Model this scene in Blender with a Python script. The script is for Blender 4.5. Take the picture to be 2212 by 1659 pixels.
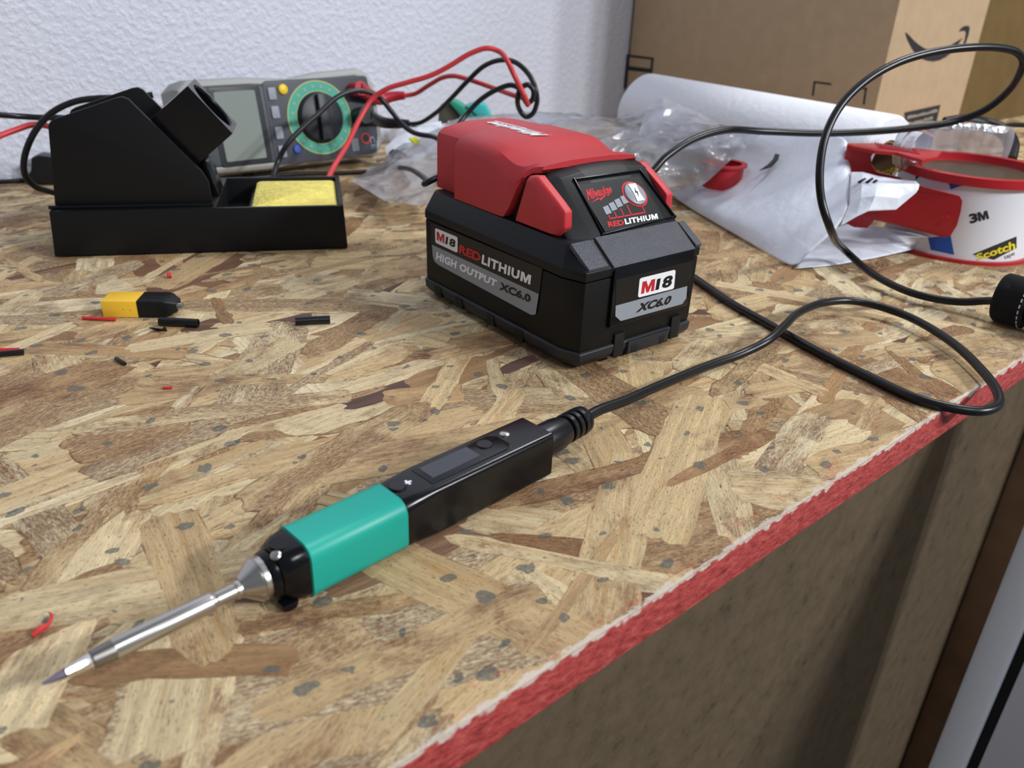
import bpy, bmesh, math, random
import numpy as np
from mathutils import Vector, Matrix, noise as mnoise

for o in list(bpy.data.objects):
    bpy.data.objects.remove(o)
scene = bpy.context.scene
COL = scene.collection
rnd = random.Random(7)

# ------------------------------------------------------------------ camera
# world: table top is z = 0, camera stands H above it, x right, y away
F_PX, NAD, H = 1762.0, (960.0, 4307.0), 0.17
PC = np.array([1106.0, 829.5])
_d = np.array([NAD[0] - PC[0], NAD[1] - PC[1], F_PX]); _d /= np.linalg.norm(_d)
UPC = -_d
FWC = np.array([0, 0, 1.0]) - UPC[2] * UPC; FWC /= np.linalg.norm(FWC)
RTC = np.cross(FWC, UPC)
cam_d = bpy.data.cameras.new('camera')
cam_d.sensor_width = 36.0
cam_d.lens = F_PX * 36.0 / 2212.0
cam_d.clip_start = 0.01
cam_d.dof.use_dof = True
cam_d.dof.focus_distance = 0.36
cam_d.dof.aperture_fstop = 15.0
cam = bpy.data.objects.new('camera', cam_d)
COL.objects.link(cam)
_m = Matrix(((RTC[0], -RTC[1], -RTC[2], 0), (FWC[0], -FWC[1], -FWC[2], 0), (UPC[0], -UPC[1], -UPC[2], H), (0, 0, 0, 1)))
cam.matrix_world = _m
scene.camera = cam

# ------------------------------------------------------------------ light
W_AZ = math.radians(41.8)                     # direction of the wall and of the bench edge
U = np.array([math.cos(W_AZ), math.sin(W_AZ), 0.0])
N = np.array([-math.sin(W_AZ), math.cos(W_AZ), 0.0])
world = bpy.data.worlds.new('room_light'); scene.world = world
world.use_nodes = True
world.node_tree.nodes['Background'].inputs[0].default_value = (0.80, 0.88, 1.0, 1)
world.node_tree.nodes['Background'].inputs[1].default_value = 0.19
scene.view_settings.view_transform = 'Standard'
scene.view_settings.look = 'None'
scene.view_settings.gamma = 1.0
scene.view_settings.exposure = 0.0
scene.view_settings.use_curve_mapping = False


def ceiling_bulb(loc, power, radius):
    ld = bpy.data.lights.new('ceiling_bulb', 'AREA')
    ld.shape = 'DISK'; ld.size = radius * 2; ld.energy = power; ld.color = (0.97, 0.98, 1.0)
    lo = bpy.data.objects.new('ceiling_bulb', ld); COL.objects.link(lo)
    lo.location = loc
    lo.rotation_euler = (Vector((0.15, 0.6, 0.0)) - Vector(loc)).to_track_quat('-Z', 'Y').to_euler()


# cluster of three bulbs a few metres off, and one lamp nearer to the right end of the bench
ceiling_bulb((2.55, -0.75, 1.60), 31, 0.09)
ceiling_bulb((2.90, -0.45, 1.62), 31, 0.09)
ceiling_bulb((2.70, -1.15, 1.70), 31, 0.09)
ceiling_bulb((0.86, 1.16, 1.62), 13, 0.16)
ceiling_bulb((0.78, -1.15, 1.85), 15, 0.22)


# ------------------------------------------------------------------ geometry helpers
def ray(px, py):
    r = np.array([px - PC[0], py - PC[1], F_PX])
    return np.array([r @ RTC, r @ FWC, r @ UPC])


def T(px, py, z=0.0):
    v = ray(px, py)
    return v * (z - H) / v[2] + np.array([0, 0, H])


def D(px, py, y):
    v = ray(px, py)
    return np.array([0, 0, H]) + v * y / v[1]


def on_plane(px, py, p0, n):
    v = ray(px, py); o = np.array([0, 0, H])
    return o + v * ((np.asarray(p0) - o) @ n) / (v @ n)


def lin(c):
    if isinstance(c, str):
        c = c.lstrip('#'); c = [int(c[i:i + 2], 16) / 255 for i in (0, 2, 4)]
    return tuple(x / 12.92 if x <= 0.04045 else ((x + 0.055) / 1.055) ** 2.4 for x in c) + (1.0,)


MATS = {}


def mat(name, color, rough=0.5, metal=0.0, bump=0.0, bscale=300.0, spec=0.5, vary=0.0, vscale=40.0, coat=0.0, ior=1.45, trans=0.0, sheen=0.0):
    m = bpy.data.materials.new(name); m.use_nodes = True
    nt = m.node_tree; b = nt.nodes['Principled BSDF']
    b.inputs['Base Color'].default_value = lin(color)
    b.inputs['Roughness'].default_value = rough
    b.inputs['Metallic'].default_value = metal
    b.inputs['Specular IOR Level'].default_value = spec
    b.inputs['Coat Weight'].default_value = coat
    b.inputs['Transmission Weight'].default_value = trans
    b.inputs['IOR'].default_value = ior
    b.inputs['Sheen Weight'].default_value = sheen
    tc = nt.nodes.new('ShaderNodeTexCoord')
    if vary > 0:
        n = nt.nodes.new('ShaderNodeTexNoise'); n.inputs['Scale'].default_value = vscale
        n.inputs['Detail'].default_value = 4
        nt.links.new(tc.outputs['Object'], n.inputs['Vector'])
        mx = nt.nodes.new('ShaderNodeMix'); mx.data_type = 'RGBA'; mx.blend_type = 'MULTIPLY'
        mx.inputs[6].default_value = lin(color)
        r = nt.nodes.new('ShaderNodeMapRange')
        r.inputs[1].default_value = 0.3; r.inputs[2].default_value = 0.7
        r.inputs[3].default_value = 1 - vary; r.inputs[4].default_value = 1 + vary
        nt.links.new(n.outputs['Fac'], r.inputs[0])
        nt.links.new(r.outputs[0], mx.inputs[7])
        mx.inputs[0].default_value = 1.0
        nt.links.new(mx.outputs[2], b.inputs['Base Color'])
    if bump > 0:
        n2 = nt.nodes.new('ShaderNodeTexNoise'); n2.inputs['Scale'].default_value = bscale
        n2.inputs['Detail'].default_value = 3
        nt.links.new(tc.outputs['Object'], n2.inputs['Vector'])
        bp = nt.nodes.new('ShaderNodeBump'); bp.inputs['Strength'].default_value = 1.0
        bp.inputs['Distance'].default_value = bump
        nt.links.new(n2.outputs['Fac'], bp.inputs['Height'])
        nt.links.new(bp.outputs[0], b.inputs['Normal'])
    MATS[name] = m
    return m


def finish(me, ang=35):
    for p in me.polygons:
        p.use_smooth = True
    me.set_sharp_from_angle(angle=math.radians(ang))


class MB:
    """collects shapes (mm, local) in one bmesh"""
    def __init__(self, s=0.001):
        self.bm = bmesh.new(); self.s = s

    def poly_prism(self, pts, plane, lo, hi, bevel=0.0, seg=2):
        """pts: 2D outline; plane 'xy','xz','yz'; extruded along the third axis lo..hi"""
        bm = bmesh.new()
        def P(a, b, c):
            return {'xy': (a, b, c), 'xz': (a, c, b), 'yz': (c, a, b)}[plane]
        v0 = [bm.verts.new(P(a, b, lo)) for a, b in pts]
        v1 = [bm.verts.new(P(a, b, hi)) for a, b in pts]
        n = len(pts)
        bm.faces.new(v0); bm.faces.new(v1[::-1])
        for i in range(n):
            bm.faces.new((v0[i], v0[(i + 1) % n], v1[(i + 1) % n], v1[i]))
        self._merge(bm, bevel, seg)
        return self

    def _merge(self, bm, bevel=0.0, seg=2):
        bmesh.ops.recalc_face_normals(bm, faces=bm.faces[:])
        if bevel > 0:
            ed = [e for e in bm.edges if len(e.link_faces) == 2 and e.calc_face_angle(0) > math.radians(25)]
            bmesh.ops.bevel(bm, geom=ed, offset=bevel, segments=seg, profile=0.6, affect='EDGES', clamp_overlap=True)
        me = bpy.data.meshes.new('tmp'); bm.to_mesh(me); bm.free()
        self.bm.from_mesh(me); bpy.data.meshes.remove(me)

    def box(self, lo, hi, bevel=0.0, seg=2):
        return self.poly_prism([(lo[0], lo[1]), (hi[0], lo[1]), (hi[0], hi[1]), (lo[0], hi[1])], 'xy', lo[2], hi[2], bevel, seg)

    def loft(self, secs, caps=True, closed=True, bevel=0.0, seg=2):
        bm = bmesh.new()
        rows = [[bm.verts.new(p) for p in s] for s in secs]
        n = len(secs[0])
        for a, b in zip(rows, rows[1:]):
            for i in range(n if closed else n - 1):
                j = (i + 1) % n
                bm.faces.new((a[i], a[j], b[j], b[i]))
        if caps and closed:
            bm.faces.new(rows[0][::-1]); bm.faces.new(rows[-1])
        self._merge(bm, bevel, seg)
        return self

    def lathe(self, prof, origin, axis, n=32):
        """prof: list of (s along axis, radius)"""
        a = Vector(axis).normalized(); o = Vector(origin)
        e1 = a.orthogonal().normalized(); e2 = a.cross(e1)
        secs = [[tuple(o + a * s + (e1 * math.cos(2 * math.pi * k / n) + e2 * math.sin(2 * math.pi * k / n)) * max(r, 1e-4)) for k in range(n)] for s, r in prof]
        return self.loft(secs)

    def ring(self, r0, r1, z0, z1, c=(0, 0), n=64, a0=0.0, a1=2 * math.pi):
        full = abs(a1 - a0 - 2 * math.pi) < 1e-6
        bm = bmesh.new(); k = n if full else n + 1
        rows = []
        for i in range(k):
            t = a0 + (a1 - a0) * i / n
            cs, sn = math.cos(t), math.sin(t)
            rows.append([bm.verts.new((c[0] + r * cs, c[1] + r * sn, z)) for r, z in ((r0, z0), (r1, z0), (r1, z1), (r0, z1))])
        for i in range(k if full else k - 1):
            a, b = rows[i], rows[(i + 1) % k]
            for j in range(4):
                bm.faces.new((a[j], a[(j + 1) % 4], b[(j + 1) % 4], b[j]))
        if not full:
            bm.faces.new(rows[0]); bm.faces.new(rows[-1][::-1])
        self._merge(bm)
        return self

    def tube(self, pts, r, n=12, sub=8, closed=False):
        P = [Vector(p) for p in pts]
        R = r if isinstance(r, (list, tuple)) else [r] * len(P)
        C = []
        m = len(P)
        for i in range(m if closed else m - 1):
            if closed:
                p0, p1, p2, p3 = P[(i - 1) % m], P[i], P[(i + 1) % m], P[(i + 2) % m]
            else:
                p1, p2 = P[i], P[i + 1]
                p0 = P[i - 1] if i else p1 * 2 - p2
                p3 = P[i + 2] if i + 2 < m else p2 * 2 - p1
            t0 = 0.0; t1 = t0 + max((p1 - p0).length, 1e-6) ** 0.5; t2 = t1 + max((p2 - p1).length, 1e-6) ** 0.5; t3 = t2 + max((p3 - p2).length, 1e-6) ** 0.5
            for k in range(sub):
                t = t1 + (t2 - t1) * k / sub
                A1 = p0 * ((t1 - t) / (t1 - t0)) + p1 * ((t - t0) / (t1 - t0))
                A2 = p1 * ((t2 - t) / (t2 - t1)) + p2 * ((t - t1) / (t2 - t1))
                A3 = p2 * ((t3 - t) / (t3 - t2)) + p3 * ((t - t2) / (t3 - t2))
                B1 = A1 * ((t2 - t) / (t2 - t0)) + A2 * ((t - t0) / (t2 - t0))
                B2 = A2 * ((t3 - t) / (t3 - t1)) + A3 * ((t - t1) / (t3 - t1))
                c = B1 * ((t2 - t) / (t2 - t1)) + B2 * ((t - t1) / (t2 - t1))
                C.append((c, R[i] + (R[(i + 1) % m] - R[i]) * k / sub))
        if not closed:
            C.append((P[-1], R[-1]))
        secs = []
        prev = None
        for i, (c, rr) in enumerate(C):
            a = C[i - 1][0] if (i or closed) else c
            b = C[(i + 1) % len(C)][0] if (i + 1 < len(C) or closed) else c
            t = (b - a).normalized()
            if prev is None:
                e1 = t.orthogonal().normalized()
            else:
                e1 = (prev - t * prev.dot(t))
                e1 = e1.normalized() if e1.length > 1e-6 else t.orthogonal().normalized()
            prev = e1; e2 = t.cross(e1)
            secs.append([tuple(c + (e1 * math.cos(2 * math.pi * k / n) + e2 * math.sin(2 * math.pi * k / n)) * rr) for k in range(n)])
        if closed:
            secs.append(secs[0])
        return self.loft(secs, caps=not closed)

    def sheet(self, rows):
        bm = bmesh.new()
        V = [[bm.verts.new(p) for p in r] for r in rows]
        for a, b in zip(V, V[1:]):
            for i in range(len(a) - 1):
                bm.faces.new((a[i], a[i + 1], b[i + 1], b[i]))
        me = bpy.data.meshes.new('tmp'); bm.to_mesh(me); bm.free()
        self.bm.from_mesh(me); bpy.data.meshes.remove(me)
        return self

    def flat(self, pts3):
        self.bm.faces.new([self.bm.verts.new(p) for p in pts3])
        return self

    def build(self, name, m, parent=None, ang=35, loc=None):
        me = bpy.data.meshes.new(name)
        if self.s != 1.0:
            bmesh.ops.scale(self.bm, vec=(self.s,) * 3, verts=self.bm.verts[:])
        self.bm.to_mesh(me); self.bm.free()
        finish(me, ang)
        ob = bpy.data.objects.new(name, me); COL.objects.link(ob)
        me.materials.append(MATS[m] if isinstance(m, str) else m)
        if parent: ob.parent = parent
        return ob


def tag(o, label=None, cat=None, group=None, kind=None):
    if label: o['label'] = label
    if cat: o['category'] = cat
    if group: o['group'] = group
    if kind: o['kind'] = kind
    return o


def thing(name, label, cat, loc=(0, 0, 0), rz=0.0, group=None):
    o = bpy.data.objects.new(name, None); COL.objects.link(o)
    o.empty_display_size = 0.02
    o.location = loc; o.rotation_euler = (0, 0, rz)
    return tag(o, label, cat, group)


class Frame:
    """local millimetre frame of a thing standing on the bench"""
    def __init__(self, o, rz):
        self.o = np.array([o[0], o[1], o[2]], float); self.rz = rz
        self.M = np.array([[math.cos(rz), math.sin(rz), 0], [-math.sin(rz), math.cos(rz), 0], [0, 0, 1.0]])

    def px(self, px, py, p0, n):
        nn = np.asarray(n, float) @ self.M
        P = self.o + (np.asarray(p0, float) / 1000) @ self.M
        return self.M @ (on_plane(px, py, P, nn) - self.o) * 1000

    def world(self, p):
        return self.o + (np.asarray(p, float) / 1000) @ self.M


_txt = {}


def glyphs(body, bold=0.0, shear=0.0, space=1.0):
    key = (body, bold, shear, space)
    if key in _txt: return _txt[key]
    cu = bpy.data.curves.new('t', 'FONT'); cu.body = body; cu.offset = bold; cu.shear = shear
    cu.resolution_u = 3; cu.space_character = space
    ob = bpy.data.objects.new('t', cu); COL.objects.link(ob)
    dg = bpy.context.evaluated_depsgraph_get(); dg.update()
    me = bpy.data.meshes.new_from_object(ob.evaluated_get(dg))
    v = np.array([(p.co.x, p.co.y) for p in me.vertices]); f = [tuple(p.vertices) for p in me.polygons]
    v = (v - v.min(0)) / (v.max(0) - v.min(0))
    bpy.data.objects.remove(ob); bpy.data.curves.remove(cu); bpy.data.meshes.remove(me)
    _txt[key] = (v, f)
    return v, f


def quad_map(q):
    """q: TL, TR, BR, BL points -> function (s right, t up) in 0..1"""
    TL, TR, BR, BL = [np.asarray(p, float) for p in q]
    return lambda s, t: (BL * (1 - s) + BR * s) * (1 - t) + (TL * (1 - s) + TR * s) * t


def lettering(body, mp, m, parent, name='lettering', bold=0.02, shear=0.0, lift=None, s=0.001, space=1.0):
    if body == 'M':
        v = np.array([(0, 0), (0, 1), (.30, 1), (.5, .46), (.70, 1), (1, 1), (1, 0), (.76, 0), (.76, .60), (.59, 0), (.41, 0), (.24, .60), (.24, 0)])
        f = [(0, 1, 11, 12), (1, 2, 3, 10, 11), (3, 9, 10), (3, 4, 5, 8, 9), (5, 6, 7, 8)]
    else:
        v, f = glyphs(body, bold, shear, space)
    mb = MB(s)
    vs = [mb.bm.verts.new(tuple(np.asarray(mp(a, b)) + (lift if lift is not None else 0))) for a, b in v]
    for fc in f:
        try: mb.bm.faces.new([vs[i] for i in fc])
        except ValueError: pass
    return mb.build(name, m, parent)


def patch(pts, m, parent, name, s=0.001):
    mb = MB(s); mb.flat([tuple(p) for p in pts]); return mb.build(name, m, parent)


def sub_map(mp, s0, s1):
    return lambda s, t: mp(s0 + (s1 - s0) * s, t)


def rrect(x0, y0, x1, y1, r, n=4):
    out = []
    for cx, cy, a in ((x1 - r, y0 + r, -90), (x1 - r, y1 - r, 0), (x0 + r, y1 - r, 90), (x0 + r, y0 + r, 180)):
        for k in range(n + 1):
            t = math.radians(a + 90 * k / n)
            out.append((cx + r * math.cos(t), cy + r * math.sin(t)))
    return out


def thicken(o, t):
    md = o.modifiers.new('thickness', 'SOLIDIFY'); md.thickness = t; md.offset = 0
    return o


# ------------------------------------------------------------------ materials
mat('black_matte', '#0e0f12', 0.45, bump=0.00004, bscale=2500, spec=0.35)
mat('black_satin', '#0b0c0f', 0.22, spec=0.42)
mat('black_case', '#0a0b0d', 0.48, spec=0.32, bump=0.00003, bscale=2500)
mat('black_grain_sheen', '#474952', 0.30, bump=0.0006, bscale=1900, spec=0.8)  # black ramp plastic, base colour lifted to grey to imitate lamp sheen
mat('black_rubber', '#0e0f13', 0.33)
mat('base_grey', '#1f2126', 0.5, bump=0.00003, bscale=2500)
mat('deep_black', '#060607', 0.6)
mat('label_black', '#101012', 0.42)
mat('label_grey', '#8f959e', 0.4)
mat('label_white', '#eceef2', 0.4)
mat('label_red', '#c0202a', 0.4)
mat('clip_red', '#c2343a', 0.48, bump=0.00003, bscale=2500)
mat('cover_red', '#b93238', 0.5, bump=0.00002, bscale=2500)
mat('grip_green', '#12a090', 0.42)
mat('steel', '#c4c2bd', 0.30, 1.0, bump=0.00001, bscale=3000)
mat('steel_dark', '#8f8b86', 0.35, 1.0)
mat('steel_bright', '#e3e2e0', 0.12, 1.0)
mat('tip_tin', '#8d8596', 0.35, 0.8)
mat('screen_dark', '#2a2e36', 0.08, spec=0.7)
mat('mark_white', '#dfe3ea', 0.5)
mat('sponge', '#e8d873', 0.95, bump=0.0012, bscale=350, vary=0.12, vscale=120)
mat('xt_yellow', '#eebf38', 0.4, bump=0.00002, bscale=2000)
mat('lead_red', '#c63a3f', 0.4)
mat('lead_black', '#16181c', 0.35)
mat('plug_red', '#a61e2c', 0.4)
mat('meter_grey', '#9b9e9c', 0.6, bump=0.00003, bscale=1500)
mat('meter_face', '#3a3e48', 0.5)
mat('meter_dark', '#1d2028', 0.45)
mat('lcd', '#828b86', 0.12, spec=0.6)
mat('dial_green', '#2f9a80', 0.5)
mat('dial_edge', '#a8b06a', 0.5)
mat('button_grey', '#8b8f9b', 0.5)
mat('button_yellow', '#e2c51c', 0.4)
mat('button_blue', '#2f52b4', 0.4)
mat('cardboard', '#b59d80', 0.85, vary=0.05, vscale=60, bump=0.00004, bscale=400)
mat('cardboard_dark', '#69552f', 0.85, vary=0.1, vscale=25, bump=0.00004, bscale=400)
mat('packing_tape', '#7a7064', 0.3)
mat('print_black', '#23222a', 0.6)
mat('print_blue', '#3d74b8', 0.6)
mat('print_tan', '#a09a90', 0.6)
mat('paper', '#e9ebf2', 0.9, bump=0.0006, bscale=160)
mat('paper_core', '#8a6f50', 0.9)
mat('mailer', '#e0e6f2', 0.32, bump=0.0022, bscale=42, spec=0.45)
mat('dispenser_red', '#b3202a', 0.38)
mat('tape_label', '#dfe1ea', 0.45)
mat('tape_blue', '#2156b8', 0.45)
mat('tape_dark', '#2b2822', 0.5)
mat('tape_yellow', '#e3d32a', 0.5)
mat('tape_film', '#4a4336', 0.3, spec=0.3)
mat('velcro', '#0b0b0e', 0.95, bump=0.0004, bscale=3000, sheen=0.02)
mat('stitch', '#c9ccd4', 0.8)
mat('teal', '#3fb6b4', 0.5)
mat('olive', '#55564a', 0.7)
mat('wrap_print', '#3a3a4c', 0.5)
mat('lime', '#d3da1e', 0.5)
mat('scrap_red', '#c22a2e', 0.5)
mat('plastic_white', '#f2f5ff', 0.35)
mat('osb_core', '#a98a5c', 0.8, vary=0.3, vscale=120)
mat('stud_wood', '#80624a', 0.8, vary=0.15, vscale=30)
mat('floor_grey', '#6a655c', 0.8, vary=0.1, vscale=6)


def film(name, tint, alpha, rough=0.12, white=0.25, bump=0.002, bscale=60):
    """thin clear polythene: see-through sheet with gloss and a little milkiness"""
    m = bpy.data.materials.new(name); m.use_nodes = True
    nt = m.node_tree; nt.nodes.clear()
    out = nt.nodes.new('ShaderNodeOutputMaterial')
    tr = nt.nodes.new('ShaderNodeBsdfTransparent'); tr.inputs[0].default_value = lin(tint)
    gl = nt.nodes.new('ShaderNodeBsdfGlossy'); gl.inputs['Roughness'].default_value = rough
    df = nt.nodes.new('ShaderNodeBsdfDiffuse'); df.inputs[0].default_value = lin('#e3e6f0')
    tl = nt.nodes.new('ShaderNodeBsdfTranslucent'); tl.inputs[0].default_value = lin('#e3e6f0')
    dm = nt.nodes.new('ShaderNodeMixShader'); dm.inputs[0].default_value = 0.4
    nt.links.new(df.outputs[0], dm.inputs[1]); nt.links.new(tl.outputs[0], dm.inputs[2])
    m1 = nt.nodes.new('ShaderNodeMixShader'); m1.inputs[0].default_value = white
    nt.links.new(tr.outputs[0], m1.inputs[1]); nt.links.new(dm.outputs[0], m1.inputs[2])
    fr = nt.nodes.new('ShaderNodeFresnel'); fr.inputs[0].default_value = 1.5
    mu = nt.nodes.new('ShaderNodeMath'); mu.operation = 'MULTIPLY'; mu.inputs[1].default_value = alpha
    nt.links.new(fr.outputs[0], mu.inputs[0])
    m2 = nt.nodes.new('ShaderNodeMixShader')
    nt.links.new(mu.outputs[0], m2.inputs[0]); nt.links.new(m1.outputs[0], m2.inputs[1]); nt.links.new(gl.outputs[0], m2.inputs[2])
    tc = nt.nodes.new('ShaderNodeTexCoord'); no = nt.nodes.new('ShaderNodeTexNoise'); no.inputs['Scale'].default_value = bscale
    no.inputs['Detail'].default_value = 5; no.inputs['Distortion'].default_value = 1.0
    bp = nt.nodes.new('ShaderNodeBump'); bp.inputs['Distance'].default_value = bump
    nt.links.new(tc.outputs['Object'], no.inputs['Vector']); nt.links.new(no.outputs['Fac'], bp.inputs['Height'])
    for s in (gl, df, fr):
        nt.links.new(bp.outputs[0], s.inputs['Normal'])
    nt.links.new(m2.outputs[0], out.inputs[0])
    MATS[name] = m
    return m


film('clear_film', '#c6cbd9', 1.5, white=0.36)
film('milky_film', '#dcdfe6', 1.1, white=0.42)
film('wrap_film', '#d5d5d8', 1.1, rough=.25, white=0.55)


def wall_paint():
    m = bpy.data.materials.new('wall_paint'); m.use_nodes = True; nt = m.node_tree
    b = nt.nodes['Principled BSDF']; b.inputs['Base Color'].default_value = lin('#c9cddb'); b.inputs['Roughness'].default_value = 0.42
    tc = nt.nodes.new('ShaderNodeTexCoord')
    n = nt.nodes.new('ShaderNodeTexNoise'); n.inputs['Scale'].default_value = 180; n.inputs['Detail'].default_value = 5; n.inputs['Roughness'].default_value = 0.55
    nt.links.new(tc.outputs['Object'], n.inputs['Vector'])
    r = nt.nodes.new('ShaderNodeValToRGB'); r.color_ramp.elements[0].position = 0.42; r.color_ramp.elements[1].position = 0.66
    nt.links.new(n.outputs['Fac'], r.inputs[0])
    bp = nt.nodes.new('ShaderNodeBump'); bp.inputs['Distance'].default_value = 0.0007; bp.inputs['Strength'].default_value = 0.75
    nt.links.new(r.outputs[0], bp.inputs['Height']); nt.links.new(bp.outputs[0], b.inputs['Normal'])
    MATS['wall_paint'] = m


wall_paint()


def osb_mats():
    # strands: tint stored per strand, UV runs along the grain in metres
    m = bpy.data.materials.new('osb_strands'); m.use_nodes = True; nt = m.node_tree
    L = nt.links.new; b = nt.nodes['Principled BSDF']; b.inputs['Roughness'].default_value = 0.62
    b.inputs['Specular IOR Level'].default_value = 0.35
    at = nt.nodes.new('ShaderNodeAttribute'); at.attribute_name = 'tint'
    rim = nt.nodes.new('ShaderNodeAttribute'); rim.attribute_name = 'rim'
    uv = nt.nodes.new('ShaderNodeUVMap'); uv.uv_map = 'grain'
    tc = nt.nodes.new('ShaderNodeTexCoord')

    def noise(vec, sx, sy, detail, rough=0.6, dist=0.0):
        mp = nt.nodes.new('ShaderNodeMapping'); mp.inputs['Scale'].default_value = (sx, sy, 1)
        L(vec, mp.inputs['Vector'])
        n = nt.nodes.new('ShaderNodeTexNoise'); n.inputs['Scale'].default_value = 1.0; n.inputs['Detail'].default_value = detail
        n.inputs['Roughness'].default_value = rough; n.inputs['Distortion'].default_value = dist
        L(mp.outputs[0], n.inputs['Vector']); return n.outputs['Fac']

    def rng(x, a, b_, c, d):
        r = nt.nodes.new('ShaderNodeMapRange'); r.clamp = True
        for i, v in zip((1, 2, 3, 4), (a, b_, c, d)): r.inputs[i].default_value = v
        L(x, r.inputs[0]); return r.outputs[0]

    def mul(col, fac):
        x = nt.nodes.new('ShaderNodeMix'); x.data_type = 'RGBA'; x.blend_type = 'MULTIPLY'; x.inputs[0].default_value = 1
        L(col, x.inputs[6]); L(fac, x.inputs[7]); return x.outputs[2]

    def mix(fac, a, bcol):
        x = nt.nodes.new('ShaderNodeMix'); x.data_type = 'RGBA'
        L(fac, x.inputs[0]); L(a, x.inputs[6])
        if isinstance(bcol, tuple): x.inputs[7].default_value = bcol
        else: L(bcol, x.inputs[7])
        return x.outputs[2]

    def math_(op, a, b_):
        x = nt.nodes.new('ShaderNodeMath'); x.operation = op
        for i, v in enumerate((a, b_)):
            if isinstance(v, (int, float)): x.inputs[i].default_value = v
            else: L(v, x.inputs[i])
        return x.outputs[0]
    U_ = uv.outputs[0]; O_ = tc.outputs['Object']
    wear = nt.nodes.new('ShaderNodeAttribute'); wear.attribute_name = 'wear'
    streak = noise(U_, 20, 380, 4, 0.65, 0.5)
    fibre = noise(U_, 150, 2400, 4, 0.75)
    blotch = noise(U_, 38, 70, 5, 0.7, 0.6)
    pore = noise(U_, 420, 2000, 2, 0.55)
    fleck = noise(U_, 380, 1000, 4, 0.75)
    mottle = noise(O_, 900, 900, 3, 0.7)
    col = at.outputs['Color']
    col = mul(col, rng(streak, 0.3, 0.7, 0.72, 1.18))
    col = mul(col, rng(fibre, 0.3, 0.7, 0.76, 1.18))
    amber = noise(U_, 12, 170, 4, 0.65, 0.6)
    col = mix(rng(amber, 0.54, 0.68, 0, 0.55), col, lin('#b58a52'))
    # rough scuffed patches: brown fibres torn up out of the surface
    bl = math_('ADD', blotch, math_('MULTIPLY', math_('SUBTRACT', wear.outputs['Fac'], 0.42), 0.34))
    rough_m = math_('MULTIPLY', rng(bl, 0.45, 0.64, 0, 1), rng(fleck, 0.34, 0.62, 0.0, 0.85))
    col = mix(rough_m, col, lin('#845739'))
    burnt = math_('MULTIPLY', rng(noise(O_, 18, 26, 5, 0.65), 0.53, 0.66, 0, 1), rng(noise(U_, 90, 700, 4, 0.7), 0.34, 0.60, 0.1, 0.95))
    col = mix(burnt, col, lin('#6d4630'))
    # fine dark pores and short dashes along the grain
    col = mix(rng(pore, 0.60, 0.68, 0, 0.8), col, lin('#6b4a2a'))
    col = mix(rng(noise(U_, 130, 900, 2, 0.5), 0.70, 0.75, 0, 0.85), col, lin('#4a3524'))
    # dark seam round each strand
    col = mix(math_('MULTIPLY', rim.outputs['Fac'], rng(noise(O_, 130, 130, 3), 0.42, 0.58, 0.1, 0.95)), col, lin('#6a4424'))
    # grey stamped wax spots
    wob = nt.nodes.new('ShaderNodeVectorMath'); wob.operation = 'ADD'
    nn = nt.nodes.new('ShaderNodeTexNoise'); nn.inputs['Scale'].default_value = 160; nn.inputs['Detail'].default_value = 2
    L(O_, nn.inputs['Vector'])
    sc = nt.nodes.new('ShaderNodeVectorMath'); sc.operation = 'SCALE'; sc.inputs['Scale'].default_value = 0.006
    L(nn.outputs['Color'], sc.inputs[0]); L(O_, wob.inputs[0]); L(sc.outputs[0], wob.inputs[1])
    mpv = nt.nodes.new('ShaderNodeMapping'); mpv.inputs['Scale'].default_value = (1.0, 1.25, 1.0); L(wob.outputs[0], mpv.inputs['Vector'])
    vo = nt.nodes.new('ShaderNodeTexVoronoi'); vo.voronoi_dimensions = '2D'; vo.inputs['Scale'].default_value = 52
    L(mpv.outputs[0], vo.inputs['Vector'])
    cell = nt.nodes.new('ShaderNodeSeparateColor'); L(vo.outputs['Color'], cell.inputs[0])
    rad = rng(cell.outputs[0], 0.30, 1.0, 0.02, 0.165)
    spot = math_('LESS_THAN', vo.outputs['Distance'], rad)
    spot = math_('MULTIPLY', spot, rng(mottle, 0.3, 0.5, 0.35, 0.85))
    col = mix(spot, col, lin('#62655f'))
    # bare whitish fibres and red overspray near the painted front edge
    sx = nt.nodes.new('ShaderNodeSeparateXYZ'); L(O_, sx.inputs[0])
    ed = noise(O_, 120, 260, 4, 0.65)
    lim = rng(ed, 0.3, 0.7, 0.0, 0.0036)
    white = rng(math_('SUBTRACT', lim, sx.outputs['Y']), -0.0003, 0.0004, 0, 0.9)
    lim2 = rng(noise(O_, 60, 200, 5, 0.75), 0.5, 0.72, 0.0, 0.022)
    redm = math_('MULTIPLY', rng(math_('SUBTRACT', lim2, sx.outputs['Y']), -0.001, 0.004, 0, 0.6), rng(mottle, 0.42, 0.6, 0.0, 1.0))
    col = mix(redm, col, lin('#c0463f'))
    col = mix(white, col, lin('#ddcfbf'))
    L(col, b.inputs['Base Color'])
    hsum = math_('ADD', math_('MULTIPLY', fibre, 0.5), math_('ADD', math_('MULTIPLY', streak, 0.5), math_('MULTIPLY', math_('MULTIPLY', fleck, rough_m), 0.9)))
    bp = nt.nodes.new('ShaderNodeBump'); bp.inputs['Distance'].default_value = 0.0008; bp.inputs['Strength'].default_value = 1.0
    L(hsum, bp.inputs['Height']); L(bp.outputs[0], b.inputs['Normal'])
    MATS['osb_strands'] = m

    m = bpy.data.materials.new('edge_paint'); m.use_nodes = True; nt = m.node_tree; L = nt.links.new
    b = nt.nodes['Principled BSDF']; b.inputs['Roughness'].default_value = 0.6
    tc = nt.nodes.new('ShaderNodeTexCoord')
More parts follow.
